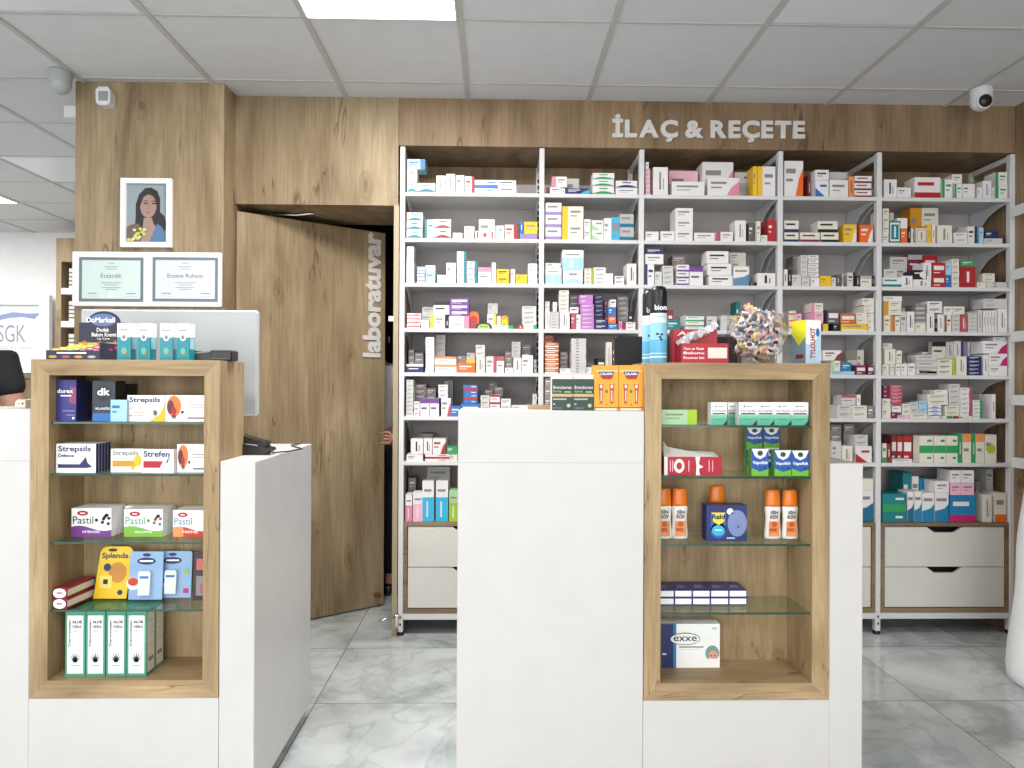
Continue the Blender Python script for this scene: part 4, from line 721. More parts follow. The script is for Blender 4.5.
# telephone / scanner on the low worktop with its cable
Y = 2.34; t = thing('desk_scanner', 'black scanner in its cradle on the left counter top', 'scanner', (wp(257, 450, Y)[0], Y, ZLOW+.0006))
b = MB(); b.prism([(-.05, 0), (.03, 0), (.05, .012), (.045, .02), (.0, .03), (-.05, .035)], 'y', -.03, .04, BLK); b.build('cradle', t)
b = MB(); b.prism([(-.05, .062), (-.048, .034), (.0, .026), (.032, .024), (.034, .04), (.0, .048), (-.02, .054)], 'y', -.022, .032, BLK); b.tube([(-.03, -.024, .03), (.01, -.024, .025)], .006, pm('h'), 8); b.build('handset', t)
b = MB(); x0 = t.location.x+.05; xe = wp(305, 444, 2.72)[0]
b.tube([(x0, Y, ZLOW+.006), (x0+.03, Y+.06, ZLOW+.004), (x0+.05, Y+.16, ZLOW+.004), (XLR-.03, Y+.3, ZLOW+.004), (XLR-.02, 2.74, ZLOW+.004)], .0025, BLK, 6)
tag(b.build('scanner_cable'), 'thin black cable running back over the left counter top', 'cable')
# monitors
t = thing('computer_monitor', 'large white monitor seen from behind on the left counter', 'monitor', (wp(170, 400, 2.5)[0], 2.5, ZLOW+.0006))
xa, xb = wp(80, 360, 2.5)[0]-t.location.x, wp(257, 360, 2.5)[0]-t.location.x; z1 = wp(200, 310, 2.5)[1]-ZLOW; z0 = wp(257, 416, 2.5)[1]-ZLOW
MW = mat('monitor_white', 'bcc0c3', .35)
b = MB(); b.box(xa, xb, 0, .03, z0, z1, MW, .006); b.build('rear_shell', t)
b = MB(); b.box(xa+.01, xb-.01, .03, .036, z0+.01, z1-.01, BLK); b.build('screen', t)
b = MB(); b.box(-.04, .04, -.03, -.001, .01, z0+.12, MW, .004); b.build('stand', t)
b = MB(); b.lathe([(.1, 0), (.1, .008), (.04, .012)], MW, 28, 0, -.0); b.build('foot', t)
ZLR = wp(845, 463.5, YF)[1]
Y = 2.55; xa, xb = wp(615, 350, Y)[0], wp(742, 350, Y)[0]; t = thing('computer_monitor', 'black monitor seen from behind the right display case', 'monitor', ((xa+xb)/2, Y, ZLR+.0006)); w = (xb-xa)/2; z1 = wp(640, 336.5, Y)[1]-ZLR
MK = mat('monitor_black', '0f0f11', .5)
b = MB(); b.box(-w, w, 0, .03, .06, z1, MK, .005); b.build('rear_shell', t)
b = MB(); b.box(-w+.01, w-.01, .03, .035, .07, z1-.01, BLK); b.build('screen', t)
b = MB(); b.box(-.03, .03, -.02, -.0005, .01, .2, MK, .003); b.build('stand', t)
b = MB(); b.lathe([(.09, 0), (.09, .008), (.03, .012)], MK, 24); b.build('foot', t)
# ------------------------------------------------------------------ right counter, raised top
zr = wp(550, 410.6, YF)[1]
for k, (x0, x1) in enumerate(((552, 573), (573.3, 594))):
    g = gbox('syrup_carton', 'dark green carton with cream bands, %s of the pair beside the yellow ones' % ('left' if k == 0 else 'right'), 'carton', x0, x1, 375, 2.15, zr, .06, 'C'); b, w, h = g[0], g[1], g[2]; e = -.0005; GR = mat('print_bottle_green', '1f3a33', .4); CR_ = mat('print_tan', 'c9a878', .4)
    b.fq(-w*.5, w*.5, 0, h*.88, e, GR); b.fq(-w*.5, w*.5, h*.38, h*.46, e*2, CR_); b.disc(w*.3, h*.13, w*.09, w*.09, e*3, pm('e')); b.fq(-w*.45, w*.2, h*.29, h*.33, e*2, pm('G')); b.fq(-w*.45, -w*.35, h*.15, h*.19, e*2, pm('G')); b.fq(-w*.45, 0, h*.05, h*.07, e*2, pm('h')); b.fq(w*.1, w*.4, h*.5, h*.53, e*2, pm('e'))
    o, w, h = fin(g); lab_text(o, 'Bronchorest', w, h, .06, .95, .6, .69, pm('C'), .01); lab_text(o, 'forte', w, h, .06, .45, .5, .57, pm('e'), 0)
YO = mat('card_orange_yellow', 'f0a31c', .4)
for k, (x0, x1) in enumerate(((594.3, 618.7), (619, 643.3))):
    g = gbox('ointment_carton', 'tall orange-yellow carton with red figures, %s of the pair' % ('left' if k == 0 else 'right'), 'carton', x0, x1, 365.5, 2.145, zr, .07, 'y'); b, w, h = g[0], g[1], g[2]; e = -.0005
    b.fq(-w*.5, w*.5, 0, h, e, YO); b.fq(-w*.46, w*.46, h*.865, h*.885, e*2, pm('C')); b.fp([(-w*.32, h*.86), (-w*.27, h*.78), (0, h*.72), (w*.25, h*.72), (w*.32, h*.86)], e*2, pm('N')); b.fp([(-w*.27, h*.76), (w*.28, h*.76), (w*.2, h*.69), (-w*.15, h*.69)], e*3, pm('R')); b.fq(-w*.42, w*.42, h*.0, h*.05, e*2, pm('C')); b.fq(-w*.5, w*.5, h*.05, h*.07, e*2, pm('X'))
    for s in (-1, 1):
        b.fp([(s*w*.16, h*.15), (s*w*.28, h*.15), (s*w*.3, h*.4), (s*w*.33, h*.58), (s*w*.12, h*.58), (s*w*.16, h*.4)] if s > 0 else [(-w*.28, h*.15), (-w*.16, h*.15), (-w*.16, h*.4), (-w*.12, h*.58), (-w*.33, h*.58), (-w*.3, h*.4)], e*2, mat('print_figure_red', 'b9442a', .4)); b.disc(s*w*.22, h*.53, w*.05, h*.04, e*3, Wt, 10); b.fq(s*w*.22-w*.02, s*w*.22+w*.02, h*.2, h*.44, e*3, pm('C'))
    b.disc(0, h*.42, w*.06, h*.04, e*2, mat('print_olive', '6c6a2c', .4)); b.disc(0, h*.13, w*.03, h*.02, e*2, pm('R'))
    o, w, h = fin(g); lab_text(o, 'CALAMA', w, h, .24, .76, .78, .84, Wt, .03)
b = MB(); x0, x1 = wp(634, 363, 2.2)[0], wp(652, 361, 2.2)[0]; z = wp(640, 365.5, 2.2)[1]
b2 = MB(); xa, xb = wp(528, 407, 2.28)[0], wp(552, 407, 2.28)[0]; b2.box(xa, xb, 2.22, 2.3, zr+.0006, zr+.006, mat('kraft_card', 'a98e6a', .6)); b2.box(xa, xb, 2.22, 2.223, zr+.006, zr+.014, mat('kraft_card', 'a98e6a', .6)); b2.box(xa, xa+.003, 2.223, 2.3, zr+.006, zr+.014, mat('kraft_card', 'a98e6a', .6))
tag(b2.build('card_tray'), 'low brown cardboard tray beside the dark green cartons', 'tray')
# ------------------------------------------------------------------ top of the right case
zt = TR['top']
SB = mat('can_blue', '62b4dc', .3); SW = mat('can_white', 'dfeaf0', .3)
for k, (cx, Y, ty) in enumerate(((652.5, 2.29, 290), (658.5, 2.2, 286.5))):
    if k == 0: cx = 650.5
    x = wp(cx, 340, Y)[0]; H = wp(cx, ty, Y)[1]-zt; r = .0255
    t = thing('spray_can', ['blue aerosol can with black cap, standing behind the other can', 'blue aerosol can with black cap in front, on the right display case'][k], 'spray can', (x, Y, zt+.0006), 0, 'aerosol cans')
    b = MB(); b.lathe([(r*.93, 0), (r, .004), (r, H*.3)], SB, 28, caps=False); b.lathe([(r, H*.3), (r, H*.52)], mat('can_sky', '92cdea', .3), 28, caps=False); b.lathe([(r, H*.52), (r, H*.63), (r*.95, H*.65)], SW, 28, caps=False); b.lathe([(r*1.003, H*.07), (r*1.003, H*.09)], SW, 28, caps=False); b.lathe([(r*1.003, H*.12), (r*1.003, H*.13)], SW, 28, caps=False)
    for q in ((-.009, .33), (.004, .325), (.002, .26), (-.001, .29)): b.disc(q[0], H*q[1]+.01, .005, .0035, -r-.0004, Nt, 8)
    b.build('can', t)
    b = MB(); b.lathe([(r*.98, H*.645), (r*1.0, H*.66), (r*.98, H*.93), (r*.8, H*.985), (r*.5, H)], mat('cap_black', '17181a', .35), 28); cap = b.build('cap', t)
    text('bion', -.018, .018, H*.68, H*.75, -r-.001, Wt, cap, 'logo', .03)
    text('hydrating', -.016, .016, H*.585, H*.605, -r-.0008, pm('S'), t.children[0], 'lettering', 0)
RB = mat('card_signal_red', 'b3182a', .4)
for k, (x0, x1, pt, Y, rz) in enumerate(((673.5, 717, 329.5, 2.225, -.03), (681.5, 728.5, 343.5, 2.15, 0))):
    g = gbox('bandage_box', ['red open box behind, with crumpled wrappers on it', 'red box in front with a blank white label'][k], 'box', x0, x1, pt, Y, zt, .055, 'R', '', 'W', rz); b, w, h = g[0], g[1], g[2]; e = -.0005
    b.fq(-w*.5, w*.5, 0, h, e, RB)
    if k: b.fq(w*.06, w*.47, h*.24, h*.78, e*2, pm('C')); 
    else: b.fp([(-w*.42, h*.8), (-w*.3, h*.95), (-w*.18, h*.82), (-w*.3, h*.87)], e*2, Wt)
    o, w, h = fin(g)
    if k:
        for v, s in ((.66, 'Yara ve Yanık'), (.44, 'Bakımı'), (.2, 'Pansuman Seti')): lab_text(o, s, w, h, .04, .48, v, v+.13, Wt, .015)
    else: lab_text(o, 'SANLI', w, h, .55, .82, .42, .58, pm('C'), 0)
FO = mat('foil_wrapper', 'cfd0d2', .25, .3); rr = random.Random(3)
for k in range(5):
    b = MB(); L_ = .05; pts = []
    vs = []; n = 8
    for i in range(n+1):
        for j in range(3): vs.append((-L_/2+L_*i/n, rr.uniform(-.004, .004)+(j-1)*.012, rr.uniform(0, .006)+(.006 if j == 1 else 0)))
    fs = [(i*3+j, i*3+3+j, i*3+4+j, i*3+1+j) for i in range(n) for j in range(2)]
    b.add(vs, fs, FO); b.add([(v[0], v[1], v[2]-.0015) for v in vs], [f[::-1] for f in fs], [FO, pm('s')][k % 2])
    px = 684+k*6.5; x = wp(px, 330, 2.2)[0]; o = b.build('foil_sachet', None, (x, 2.19+.012*(k % 3), wp(px, 341-k*3.0, 2.2)[1])); o.rotation_euler = (rr.uniform(.5, 1.2), -.55+rr.uniform(-.2, .2), 0)
    tag(o, 'crumpled silvery sachet, %s from left on the red open box' % ORD[k+1], 'sachet', 'crumpled sachets on the red box')
b = MB(); pts = [(wp(x, y, 2.27)[0], wp(x, y, 2.27)[1]) for x, y in ((703, 362), (720, 362), (718, 345), (712, 318), (708, 315), (704, 330))]
# jar of sweets
jx, jy0 = wp(757, 335, 2.235); Yj = 2.235; rj = 29.5/FPX*Yj; jc = wp(757, 334.5, Yj)[1]-zt
t = thing('sweet_jar', 'round glass jar heaped with wrapped sweets on the right display case', 'jar', (jx, Yj, zt+.0006))
prof = [(rj*.55, 0), (rj*.62, .002)]+[(rj*math.cos(R(a)), jc+rj*math.sin(R(a))) for a in range(-50, 41, 10)]
b = MB(); b.lathe(prof, GLJ, 36, caps=False); b.lathe([(.001, .0015), (rj*.55, .0015)], GLJ, 36, caps=False); b.build('glass_bowl', t)
b = MB(); a = R(40); b.tube([((rj*math.cos(a))*math.cos(q*.2618), (rj*math.cos(a))*math.sin(q*.2618), jc+rj*math.sin(a)) for q in range(25)], .0022, GLJ, 8); b.build('rim', t)
WR = [mat('wrap_white', 'ded5d4', .3), mat('wrap_pink', 'd49c9c', .3), mat('wrap_cream', 'e6c47e', .3), mat('wrap_red', 'a8323a', .3), mat('wrap_steel', '6f7f92', .3)]
def sweet_mesh(c1, c2):
    b = MB(); A, B_, C_ = .0150, .0125, .0055; n = 10; prof = []
    for i in range(9):
        x = -1+2*i/8; prof.append((x*A, math.sqrt(max(0, 1-x**8))))
    vs = []; fs = []
    for x, s in prof:
        for k in range(n): q = 6.2832*k/n; vs.append((x, B_*max(s, .15)*math.cos(q), C_*max(s, .15)*math.sin(q)))
    for j in range(8):
        for k in range(n): fs.append((j*n+k, j*n+(k+1) % n, (j+1)*n+(k+1) % n, (j+1)*n+k))
    b.add(vs, fs, c1, True)
    for s in (-1, 1):
        b.add([(s*A*.9, -.002, 0), (s*A*.9, .002, 0), (s*(A+.007), .008, .001), (s*(A+.007), .003, -.002), (s*(A+.007), -.003, .002), (s*(A+.007), -.008, -.001)], [(0, 1, 2, 3), (0, 3, 4), (0, 4, 5)], c1)
    for s in (-1, 1):
        for dz in (C_*1.05,): b.add([(.0095*math.cos(6.2832*k/12), .0068*math.sin(6.2832*k/12), s*dz) for k in range(12)], [tuple(range(12))], c2)
    return b
rr = random.Random(11); protos = {}
cand = []
tries = 0
while len(cand) < 95 and tries < 40000:
    tries += 1
    x, y, z = (rr.uniform(-1, 1) for _ in range(3)); L_ = math.sqrt(x*x+y*y+z*z)
    z2 = z*1.28
    if L_ > 1: continue
    if L_ < .45 and z < .5: continue
    rad = rj*.74; p = Vector((x*rad, y*rad, jc+z2*rad*.98))
    if p.z < .010: continue
    if p.z > jc+rj*.62 and math.hypot(p.x, p.y) > rj*.62: continue
    if all((p-q).length > .0138 for q in cand): cand.append(p)
for k, p in enumerate(cand):
    c1, c2 = [(0, 3), (1, 4), (0, 4), (0, 3), (0, 1), (0, 3), (2, 1), (4, 2)][k % 8]
    key = (c1, c2)
    if key not in protos: protos[key] = sweet_mesh(WR[c1], mat('wrap_maroon', '5e1f2a', .3) if c2 == 3 else WR[c2]).build('wrapped_sweet'); o = protos[key]
    else: o = protos[key].copy(); COL.objects.link(o)
    o.location = (jx+p.x, Yj+p.y, zt+p.z+.001); o.rotation_euler = (rr.uniform(.6, 2.4), rr.uniform(-.6, .6), rr.uniform(-1, 1)) if p.z < jc+rj*.5 else (rr.uniform(0, 3), rr.uniform(-1.3, 1.3), rr.uniform(-1, 1))
    tag(o, 'small wrapped sweet heaped in the round glass jar', 'sweet', 'wrapped sweets in the glass jar')
# turned cold-remedy box
cxr, czr = wp(803, 340, 2.19); t_h = wp(803, 320.5, 2.19)[1]-zt
b = MB(); wA, wB, h = .056, .06, t_h; BB = mat('card_ice_blue', 'b9d9ea', .4)
b.box(0, wA, 0, wB, 0, h, Wt); b.fq(0, wA, 0, h*.45, -.0004, BB); b.fp([(wA*.55, h*.45), (wA, h*.45), (wA, h*.8)], -.0004, BB); b.disc(wA*.78, h*.72, wA*.12, h*.1, -.0008, pm('B'))
b.add([(-.0004, 0, 0), (-.0004, wB, 0), (-.0004, wB, h), (-.0004, 0, h)], [(3, 2, 1, 0)], mat('print_dusk_blue', '7f93a3', .4))
b.add([(-.0008, 0, h*.62), (-.0008, wB*.5, h*.42), (-.0008, wB, h*.7), (-.0008, wB, h), (-.0008, 0, h)], [(4, 3, 2, 1, 0)], mat('print_lemon', 'e3dc2f', .4))
b.add([(-.001, wB*.15, h*.12), (-.001, wB*.7, h*.12), (-.001, wB*.7, h*.22), (-.001, wB*.15, h*.22)], [(3, 2, 1, 0)], pm('X'))
o = b.build('remedy_carton', None, (cxr, 2.17, zt+.0006), .32); tag(o, 'white, blue and yellow cold remedy carton turned beside the sweet jar', 'carton')
text('TYLOLHOT', wA*.28, wA*.62, h*.12, h*.82, -.0012, pm('R'), o, 'lettering', .03, 0, 1)
# ------------------------------------------------------------------ niche of the right case
g0, g1, g2, g3 = TR['gz']; zf = TR['floor']
g = gbox('slim_carton', 'long pale green carton lying at the left of the top glass shelf', 'carton', 661.5, 697, 410, 2.15, g0, .05, 'e', 'r', 'L'); fin(g)
JG = mat('print_mint', '3fa583', .4)
for k, (x0, x1, Y) in enumerate(((711, 727, 2.138), (727.5, 739, 2.19), (739, 757, 2.138), (757, 774.2, 2.138), (774.3, 791.5, 2.138), (791.6, 808.5, 2.138))):
    g = gbox('capsule_carton', 'white and mint green carton, %s from left on the top glass shelf' % ORD[k+1], 'carton', x0, x1, 402.5, Y, g0, .035, 'w', '', 'W', 0, 'white and mint green cartons'); b, w, h = g[0], g[1], g[2]; e = -.0005
    for q, (v0, v1, c_) in enumerate(((0, .3, '58b090'), (.3, .4, '74bea2'), (.4, .47, '93c9b3'))): b.fq(-w/2, w/2, h*v0, h*v1, e, mat('print_mint%d' % q, c_, .4))
    b.box(w/2, w/2+.0004, .001, .034, 0, h*.45, JG); b.fq(-w*.4, w*.4, h*.48, h*.53, e*2, Dt); b.fp([(w*.25, 0), (w*.5, 0), (w*.5, h*.22)], e*2, Dt); b.fq(-w*.25, w*.2, h*.24, h*.27, e*2, pm('E')); b.disc(-w*.2, h*.82, w*.06, h*.04, e*2, pm('q'), 8); b.fq(-w*.1, w*.25, h*.8, h*.83, e*2, pm('h'))
    o, w, h = fin(g); lab_text(o, 'KATALİN', w, h, .08, .92, .58, .69, pm('X'), .01)
g = gbox('bandage_box', 'long red and white box with torn open lid on second glass shelf', 'box', 664, 722, 457, 2.155, g1, .055, 'R'); b, w, h = g[0], g[1], g[2]; e = -.0005
b.fq(-w*.44, w*.5, 0, h, e, RB); b.fq(-w*.5, -w*.44, 0, h, e, Wt); b.disc(-w*.24, h*.5, w*.09, h*.38, e*2, Wt); b.disc(-w*.24, h*.5, w*.05, h*.2, e*3, Rt)
b.fp([(w*.04, h), (w*.12, h), (w*.1, h*.6), (w*.18, h*.45), (w*.1, h*.35), (w*.12, 0), (w*.05, 0), (w*.06, h*.5)], e*2, Wt)
for u in (-.4, -.36, -.08, .27, .33): b.fq(w*u, w*(u+.015), h*.2, h*.8, e*2, pm('s'))
b.add([(-w*.5, 0, h), (w*.45, 0, h), (w*.4, .03, h+.012), (w*.1, .04, h+.014), (-w*.2, .03, h+.016), (-w*.5, .035, h+.03)], [(0, 1, 2, 3, 4, 5)], pm('g')); b.add([(-w*.5, 0, h+.001), (-w*.32, .012, h+.002), (-w*.48, .03, h+.045)], [(0, 1, 2), (2, 1, 0)], pm('W'))
fin(g)
VB = mat('print_royal', '1d53a6', .4)
def vapo(x0, x1, pt, Y, z, label):
    g = gbox('vapour_carton', label, 'carton', x0, x1, pt, Y, z, .03, 'E', '', 'W', 0, 'blue and green vapour cartons'); b, w, h = g[0], g[1], g[2]; e = -.0005
    b.fq(-w/2, w/2, 0, h, e, VB); b.fp([(-w/2, 0), (w/2, 0), (w/2, h*.25), (0, h*.16), (-w/2, h*.3)], e*2, mat('print_leaf', '6cb52d', .4)); b.fp([(-w*.5, h), (-w*.3, h*.72), (0, h*.62), (w*.3, h*.72), (w*.5, h)], e*2, Wt); b.disc(0, h*.84, w*.17, h*.1, e*3, mat('print_leaf_dark', '1d4a34', .4), 12); b.disc(w*.3, h*.3, w*.07, h*.05, e*3, pm('N'), 8)
    b.box(-w/2-.0004, -w/2, .001, .029, 0, h*.99, mat('print_leaf_side', '5f9a3a', .4))
    o, w, h = fin(g); lab_text(o, 'Vapofish', w, h, .05, .95, .4, .56, Wt, .02)
zr_ = wp(760, 448, 2.24)[1]
vapo(746.5, 762.5, 448, 2.24, g1, 'blue and green vapour carton, lower left of the rear stack'); vapo(763.5, 779.5, 448, 2.24, g1, 'blue and green vapour carton, lower right of the rear stack')
vapo(746.5, 762.5, 427.5, 2.24, zr_+.0006, 'blue and green vapour carton, upper left of the rear stack'); vapo(763.5, 779.5, 427.5, 2.24, zr_+.0006, 'blue and green vapour carton, upper right of the rear stack')
vapo(751.5, 768.5, 449, 2.138, g1, 'blue and green vapour carton in front, leftmost of three'); vapo(774.5, 791.3, 450.5, 2.138, g1, 'blue and green vapour carton in front, middle of three'); vapo(791.8, 808.8, 450.8, 2.138, g1, 'blue and green vapour carton in front, rightmost of three')
# lotion bottles
BW = mat('bottle_white', 'ece7e0', .3); CO = mat('cap_orange', 'e2761c', .25)
def bottle(cx, Y, top, label):
    x = wp(cx, 520, Y)[0]; H = wp(cx, top, Y)[1]-g2; W_ = 8.3/FPX*Y
    t = thing('plastic_bottle', label, 'bottle', (x, Y, g2+.0006), 0, 'orange capped bottles')
    pr = [(.93, 0), (1.0, .01), (1.0, .12), (.90, .3), (.88, .42), (.94, .55), (.98, .62), (.88, .66)]
    b = MB(); b.lathe([(W_*r, H*z) for r, z in pr], BW, 28, 0, 0, 1, .55); bd = b.build('body', t)
    b = MB(); b.lathe([(W_*.93, H*.665), (W_*.93, H*.70), (W_*.86, H*.94), (W_*.8, H*.985), (W_*.7, H)], CO, 28, 0, 0, 1, .6); b.build('cap', t)
    b = MB(); OG = mat('print_sunset', 'e08a4c', .4); e = -W_*.6
    b.fq(-W_*.62, W_*.62, H*.06, H*.36, e, OG); b.disc(0, H*.3, W_*.33, W_*.33, e-.0004, mat('print_burnt', 'c4501d', .4)); b.fq(-W_*.6, W_*.3, H*.16, H*.22, e-.0006, mat('print_burnt', 'c4501d', .4)); b.fq(-W_*.5, W_*.5, H*.07, H*.12, e-.0006, pm('o')); lb = b.build('front_label', t)
    text('SİN', -W_*.45, W_*.45, H*.51, H*.59, e-.0004, Dt, lb, 'lettering', .03); text('KOV', -W_*.5, W_*.5, H*.41, H*.49, e-.0004, Dt, lb, 'lettering', .03)
bottle(663.5, 2.21, 488.5, 'white bottle with orange cap at the left end, half behind the frame'); bottle(679.5, 2.21, 488.5, 'white bottle with orange cap, second from the left end')
bottle(717, 2.245, 485.8, 'white bottle with orange cap behind the navy blue pack'); bottle(772.5, 2.21, 489.5, 'white bottle with orange cap, left of the right-hand pair'); bottle(789.8, 2.21, 489.5, 'white bottle with orange cap, rightmost on the shelf')
# plug-in repellent pack
g = gbox('repellent_pack', 'navy blue pack with a white plug-in device in its window', 'carton', 706.5, 747, 505.5, 2.165, g2, .05, 'N'); b, w, h = g[0], g[1], g[2]; e = -.0005
b.fq(-w/2, w/2, 0, h, e, mat('print_midnight', '222f68', .4)); b.disc(w*.26, h*.5, w*.24, h*.37, e*2, mat('print_halo', '7c8cba', .4)); b.fq(-w*.4, -w*.02, h*.3, h*.8, e*2, mat('print_cobalt', '2e5fb0', .4)); b.disc(-w*.21, h*.3, w*.19, h*.22, e*2, mat('print_cobalt', '2e5fb0', .4)); b.disc(-w*.21, h*.3, w*.16, h*.15, e*3, pm('a')); b.fp([(-w*.38, h*.8), (-w*.34, h*.55), (-w*.2, h*.45), (-w*.06, h*.56), (-w*.04, h*.8)], e*3, mat('print_canary', 'ecd92a', .4)); b.disc(w*.08, h*.83, w*.08, h*.09, e*2, Wt); b.fq(0, w*.2, h*.07, h*.11, e*2, pm('A')); b.fq(-w*.3, -w*.12, h*.3, h*.33, e*4, Wt)
o, w, h = fin(g); text('Raid', -w*.37, -w*.05, h*.62, h*.76, -.0028, pm('N'), o, 'logo', .03)
b = MB(); b.lathe([(.001, 0), (.017, .002), (.021, .008), (.019, .014)], mat('device_white', 'd9dde6', .3), 24, 0, 0, .75, 1.25)
p = b.build('plug_in_device', o, (w*.28, -.001, h*.5)); p.rotation_euler = (R(90), 0, 0); p.scale = (1, 1, -.7)
b = MB(); b.disc(w*.26, h*.42, .003, .003, -.012, Dt, 10); b.build('indicator', o)
# navy cartons, two layers of five
xs = [656.5, 674.3, 692.2, 710.3, 728.8, 747]; hh = (wp(700, 590, 2.2)[1]-g3)/2
for L_ in range(2):
    for k in range(5):
        xa, xb = wp(xs[k], 600, 2.2)[0], wp(xs[k+1], 600, 2.2)[0]; w = xb-xa-.0008; z = g3+.0006+hh*L_; NB = mat('carton_indigo', '282a72', .35)
        if xa < X_(660.8)+.001: xa = X_(660.8)+.002; w = xb-xa-.0008
        b = MB(); b.box(-w/2, w/2, 0, .095, 0, hh-.0006, NB); b.fq(-w*.46, w*.46, hh*.14, hh*.86, -.0005, Wt)
        b.add([(-w*.3, .02, hh-.0004), (w*.3, .03, hh-.0004), (w*.2, .05, hh-.0004), (-w*.1, .06, hh-.0004)], [(0, 1, 2, 3)], pm('S'))
        tag(b.build('dressing_carton', None, (xb-w/2-.0004, 2.2, z)), 'small indigo carton with white end, %s from left, %s layer' % (ORD[k+1], ['bottom', 'top'][L_]), 'carton', 'indigo cartons with white ends')
# mask box
g = gbox('mask_box', 'white and navy mask box on the bottom of the right case', 'box', 661.6, 720, 624, 2.235, zf, .06, 'w'); b, w, h = g[0], g[1], g[2]; e = -.0005
b.fq(-w/2, -w*.28, 0, h, e, pm('N')); b.fq(-w*.3, -w*.25, 0, h, e*2, pm('b'))
b.fp([(w*.2+.0, 0), (w*.5, 0), (w*.5, h*.3), (w*.2, h*.3)], e, Wt); b.disc(w*.37, h*.33, w*.12, h*.18, e*2, mat('print_cap_green', '7d9a97', .4)); b.disc(w*.385, h*.27, w*.085, h*.13, e*3, mat('print_skin', 'd2a488', .4)); b.fp([(w*.29, h*.02), (w*.47, h*.02), (w*.465, h*.2), (w*.3, h*.22)], e*4, Wt); b.fq(w*.33, w*.36, h*.27, h*.29, e*5, Dt); b.fq(w*.4, w*.43, h*.27, h*.29, e*5, Dt); b.fq(-w*.2, w*.22, h*.46, h*.485, e, pm('q')); b.fq(-w*.2, w*.15, h*.41, h*.42, e, pm('g')); b.fq(-w*.49, -w*.42, h*.3, h*.33, e*2, Wt)
for cx_, rx in ((-.07, .0),): b.disc(-w*.1, h*.66, w*.26, h*.14, e*3, Dt, 28); b.disc(-w*.1, h*.66, w*.25, h*.125, e*4, Wt, 28)
o, w, h = fin(g); text('exxe', -w*.3, w*.1, h*.61, h*.72, -.0028, Dt, o, 'logo', .005); text('CE', w*.36, w*.44, h*.87, h*.92, -.0012, pm('q'), o, 'lettering', 0)
# ------------------------------------------------------------------ pillar: pictures, sensors
def frame(t, w, h, bw, d, mt): 
    b = MB(); b.box(-w/2, w/2, -d, 0, 0, bw, mt); b.box(-w/2, w/2, -d, 0, h-bw, h, mt); b.box(-w/2, -w/2+bw, -d, 0, bw, h-bw, mt); b.box(w/2-bw, w/2, -d, 0, bw, h-bw, mt); b.build('frame', t)
YP = 3.488; FW = mat('frame_white', 'f0f0ee', .4)
xa, z1 = wp(122.5, 179, YP); xb, z0 = wp(173, 248, YP); w, h = xb-xa, z1-z0
t = thing('framed_portrait', 'white framed portrait photo of a person with long dark hair', 'picture', ((xa+xb)/2, YP, z0)); frame(t, w, h, .024, .02, FW)
b = MB(); iw, ih = w/2-.024, h-.048; y = -.006
def Q(u, v): return (-iw+2*iw*u, .024+ih*v)
def poly(pts, k, mt): b.fp([Q(*p) for p in pts], y-.0004*k, mt)
poly([(0, 0), (1, 0), (1, 1), (0, 1)], 0, mat('photo_backdrop', '8f9b9f', .5))
HR = mat('photo_hair', '241f22', .5); SK = mat('photo_skin', 'a08577', .5)
poly([(.2, .25), (.9, .1), (.99, .28), (.93, .45), (.82, .52), (.82, .75), (.75, .88), (.6, .94), (.45, .93), (.3, .82), (.22, .65), (.22, .45)], 1, HR)
poly([(.35, .0), (.8, .0), (.8, .2), (.66, .32), (.62, .42), (.42, .42), (.4, .3)], 2, SK)
b.disc(*Q(.53, .62), iw*.40, ih*.2, y-.0012, SK, 24)
poly([(.33, .62), (.3, .8), (.45, .9), (.62, .9), (.75, .8), (.74, .6), (.68, .78), (.55, .83), (.42, .78)], 4, HR)
poly([(.55, 0), (1, 0), (1, .12), (.85, .28), (.75, .32), (.62, .1)], 5, mat('photo_blue_shirt', '52749a', .5)); poly([(.0, .0), (.35, .0), (.4, .2), (.3, .32), (.1, .3), (0, .25)], 5, mat('photo_brown', '6b5a4c', .5))
for u in (.42, .62): poly([(u, .655), (u+.1, .655), (u+.1, .675), (u, .675)], 6, HR); poly([(u-.01, .70), (u+.11, .70), (u+.11, .712), (u-.01, .712)], 6, HR)
poly([(.47, .52), (.6, .52), (.56, .5), (.5, .5)], 6, mat('photo_lips', '8f5a55', .5)); poly([(.52, .56), (.56, .56), (.55, .66), (.53, .66)], 6, mat('photo_nose', '96786a', .5))
rr = random.Random(2)
for k in range(16): b.disc(*Q(.04+rr.random()*.42, .03+rr.random()*.2), iw*.09, ih*.025, y-.003-.0001*k, mat('reflected_yellow', 'd2cf45', .5) if k % 3 else mat('reflected_pale', 'cfd8c5', .5), 8)  # reflection of yellow flowers, painted onto the print
b.build('photo_print', t)
xa, z1 = wp(74.5, 252, YP); xb, z0 = wp(222.5, 307.5, YP); w, h = xb-xa, z1-z0
t = thing('framed_certificates', 'wide white frame holding two certificates below the portrait', 'picture', ((xa+xb)/2, YP, z0))
b = MB(); b.box(-w/2, w/2, -.02, 0, 0, h, FW, .003); b.build('frame', t)
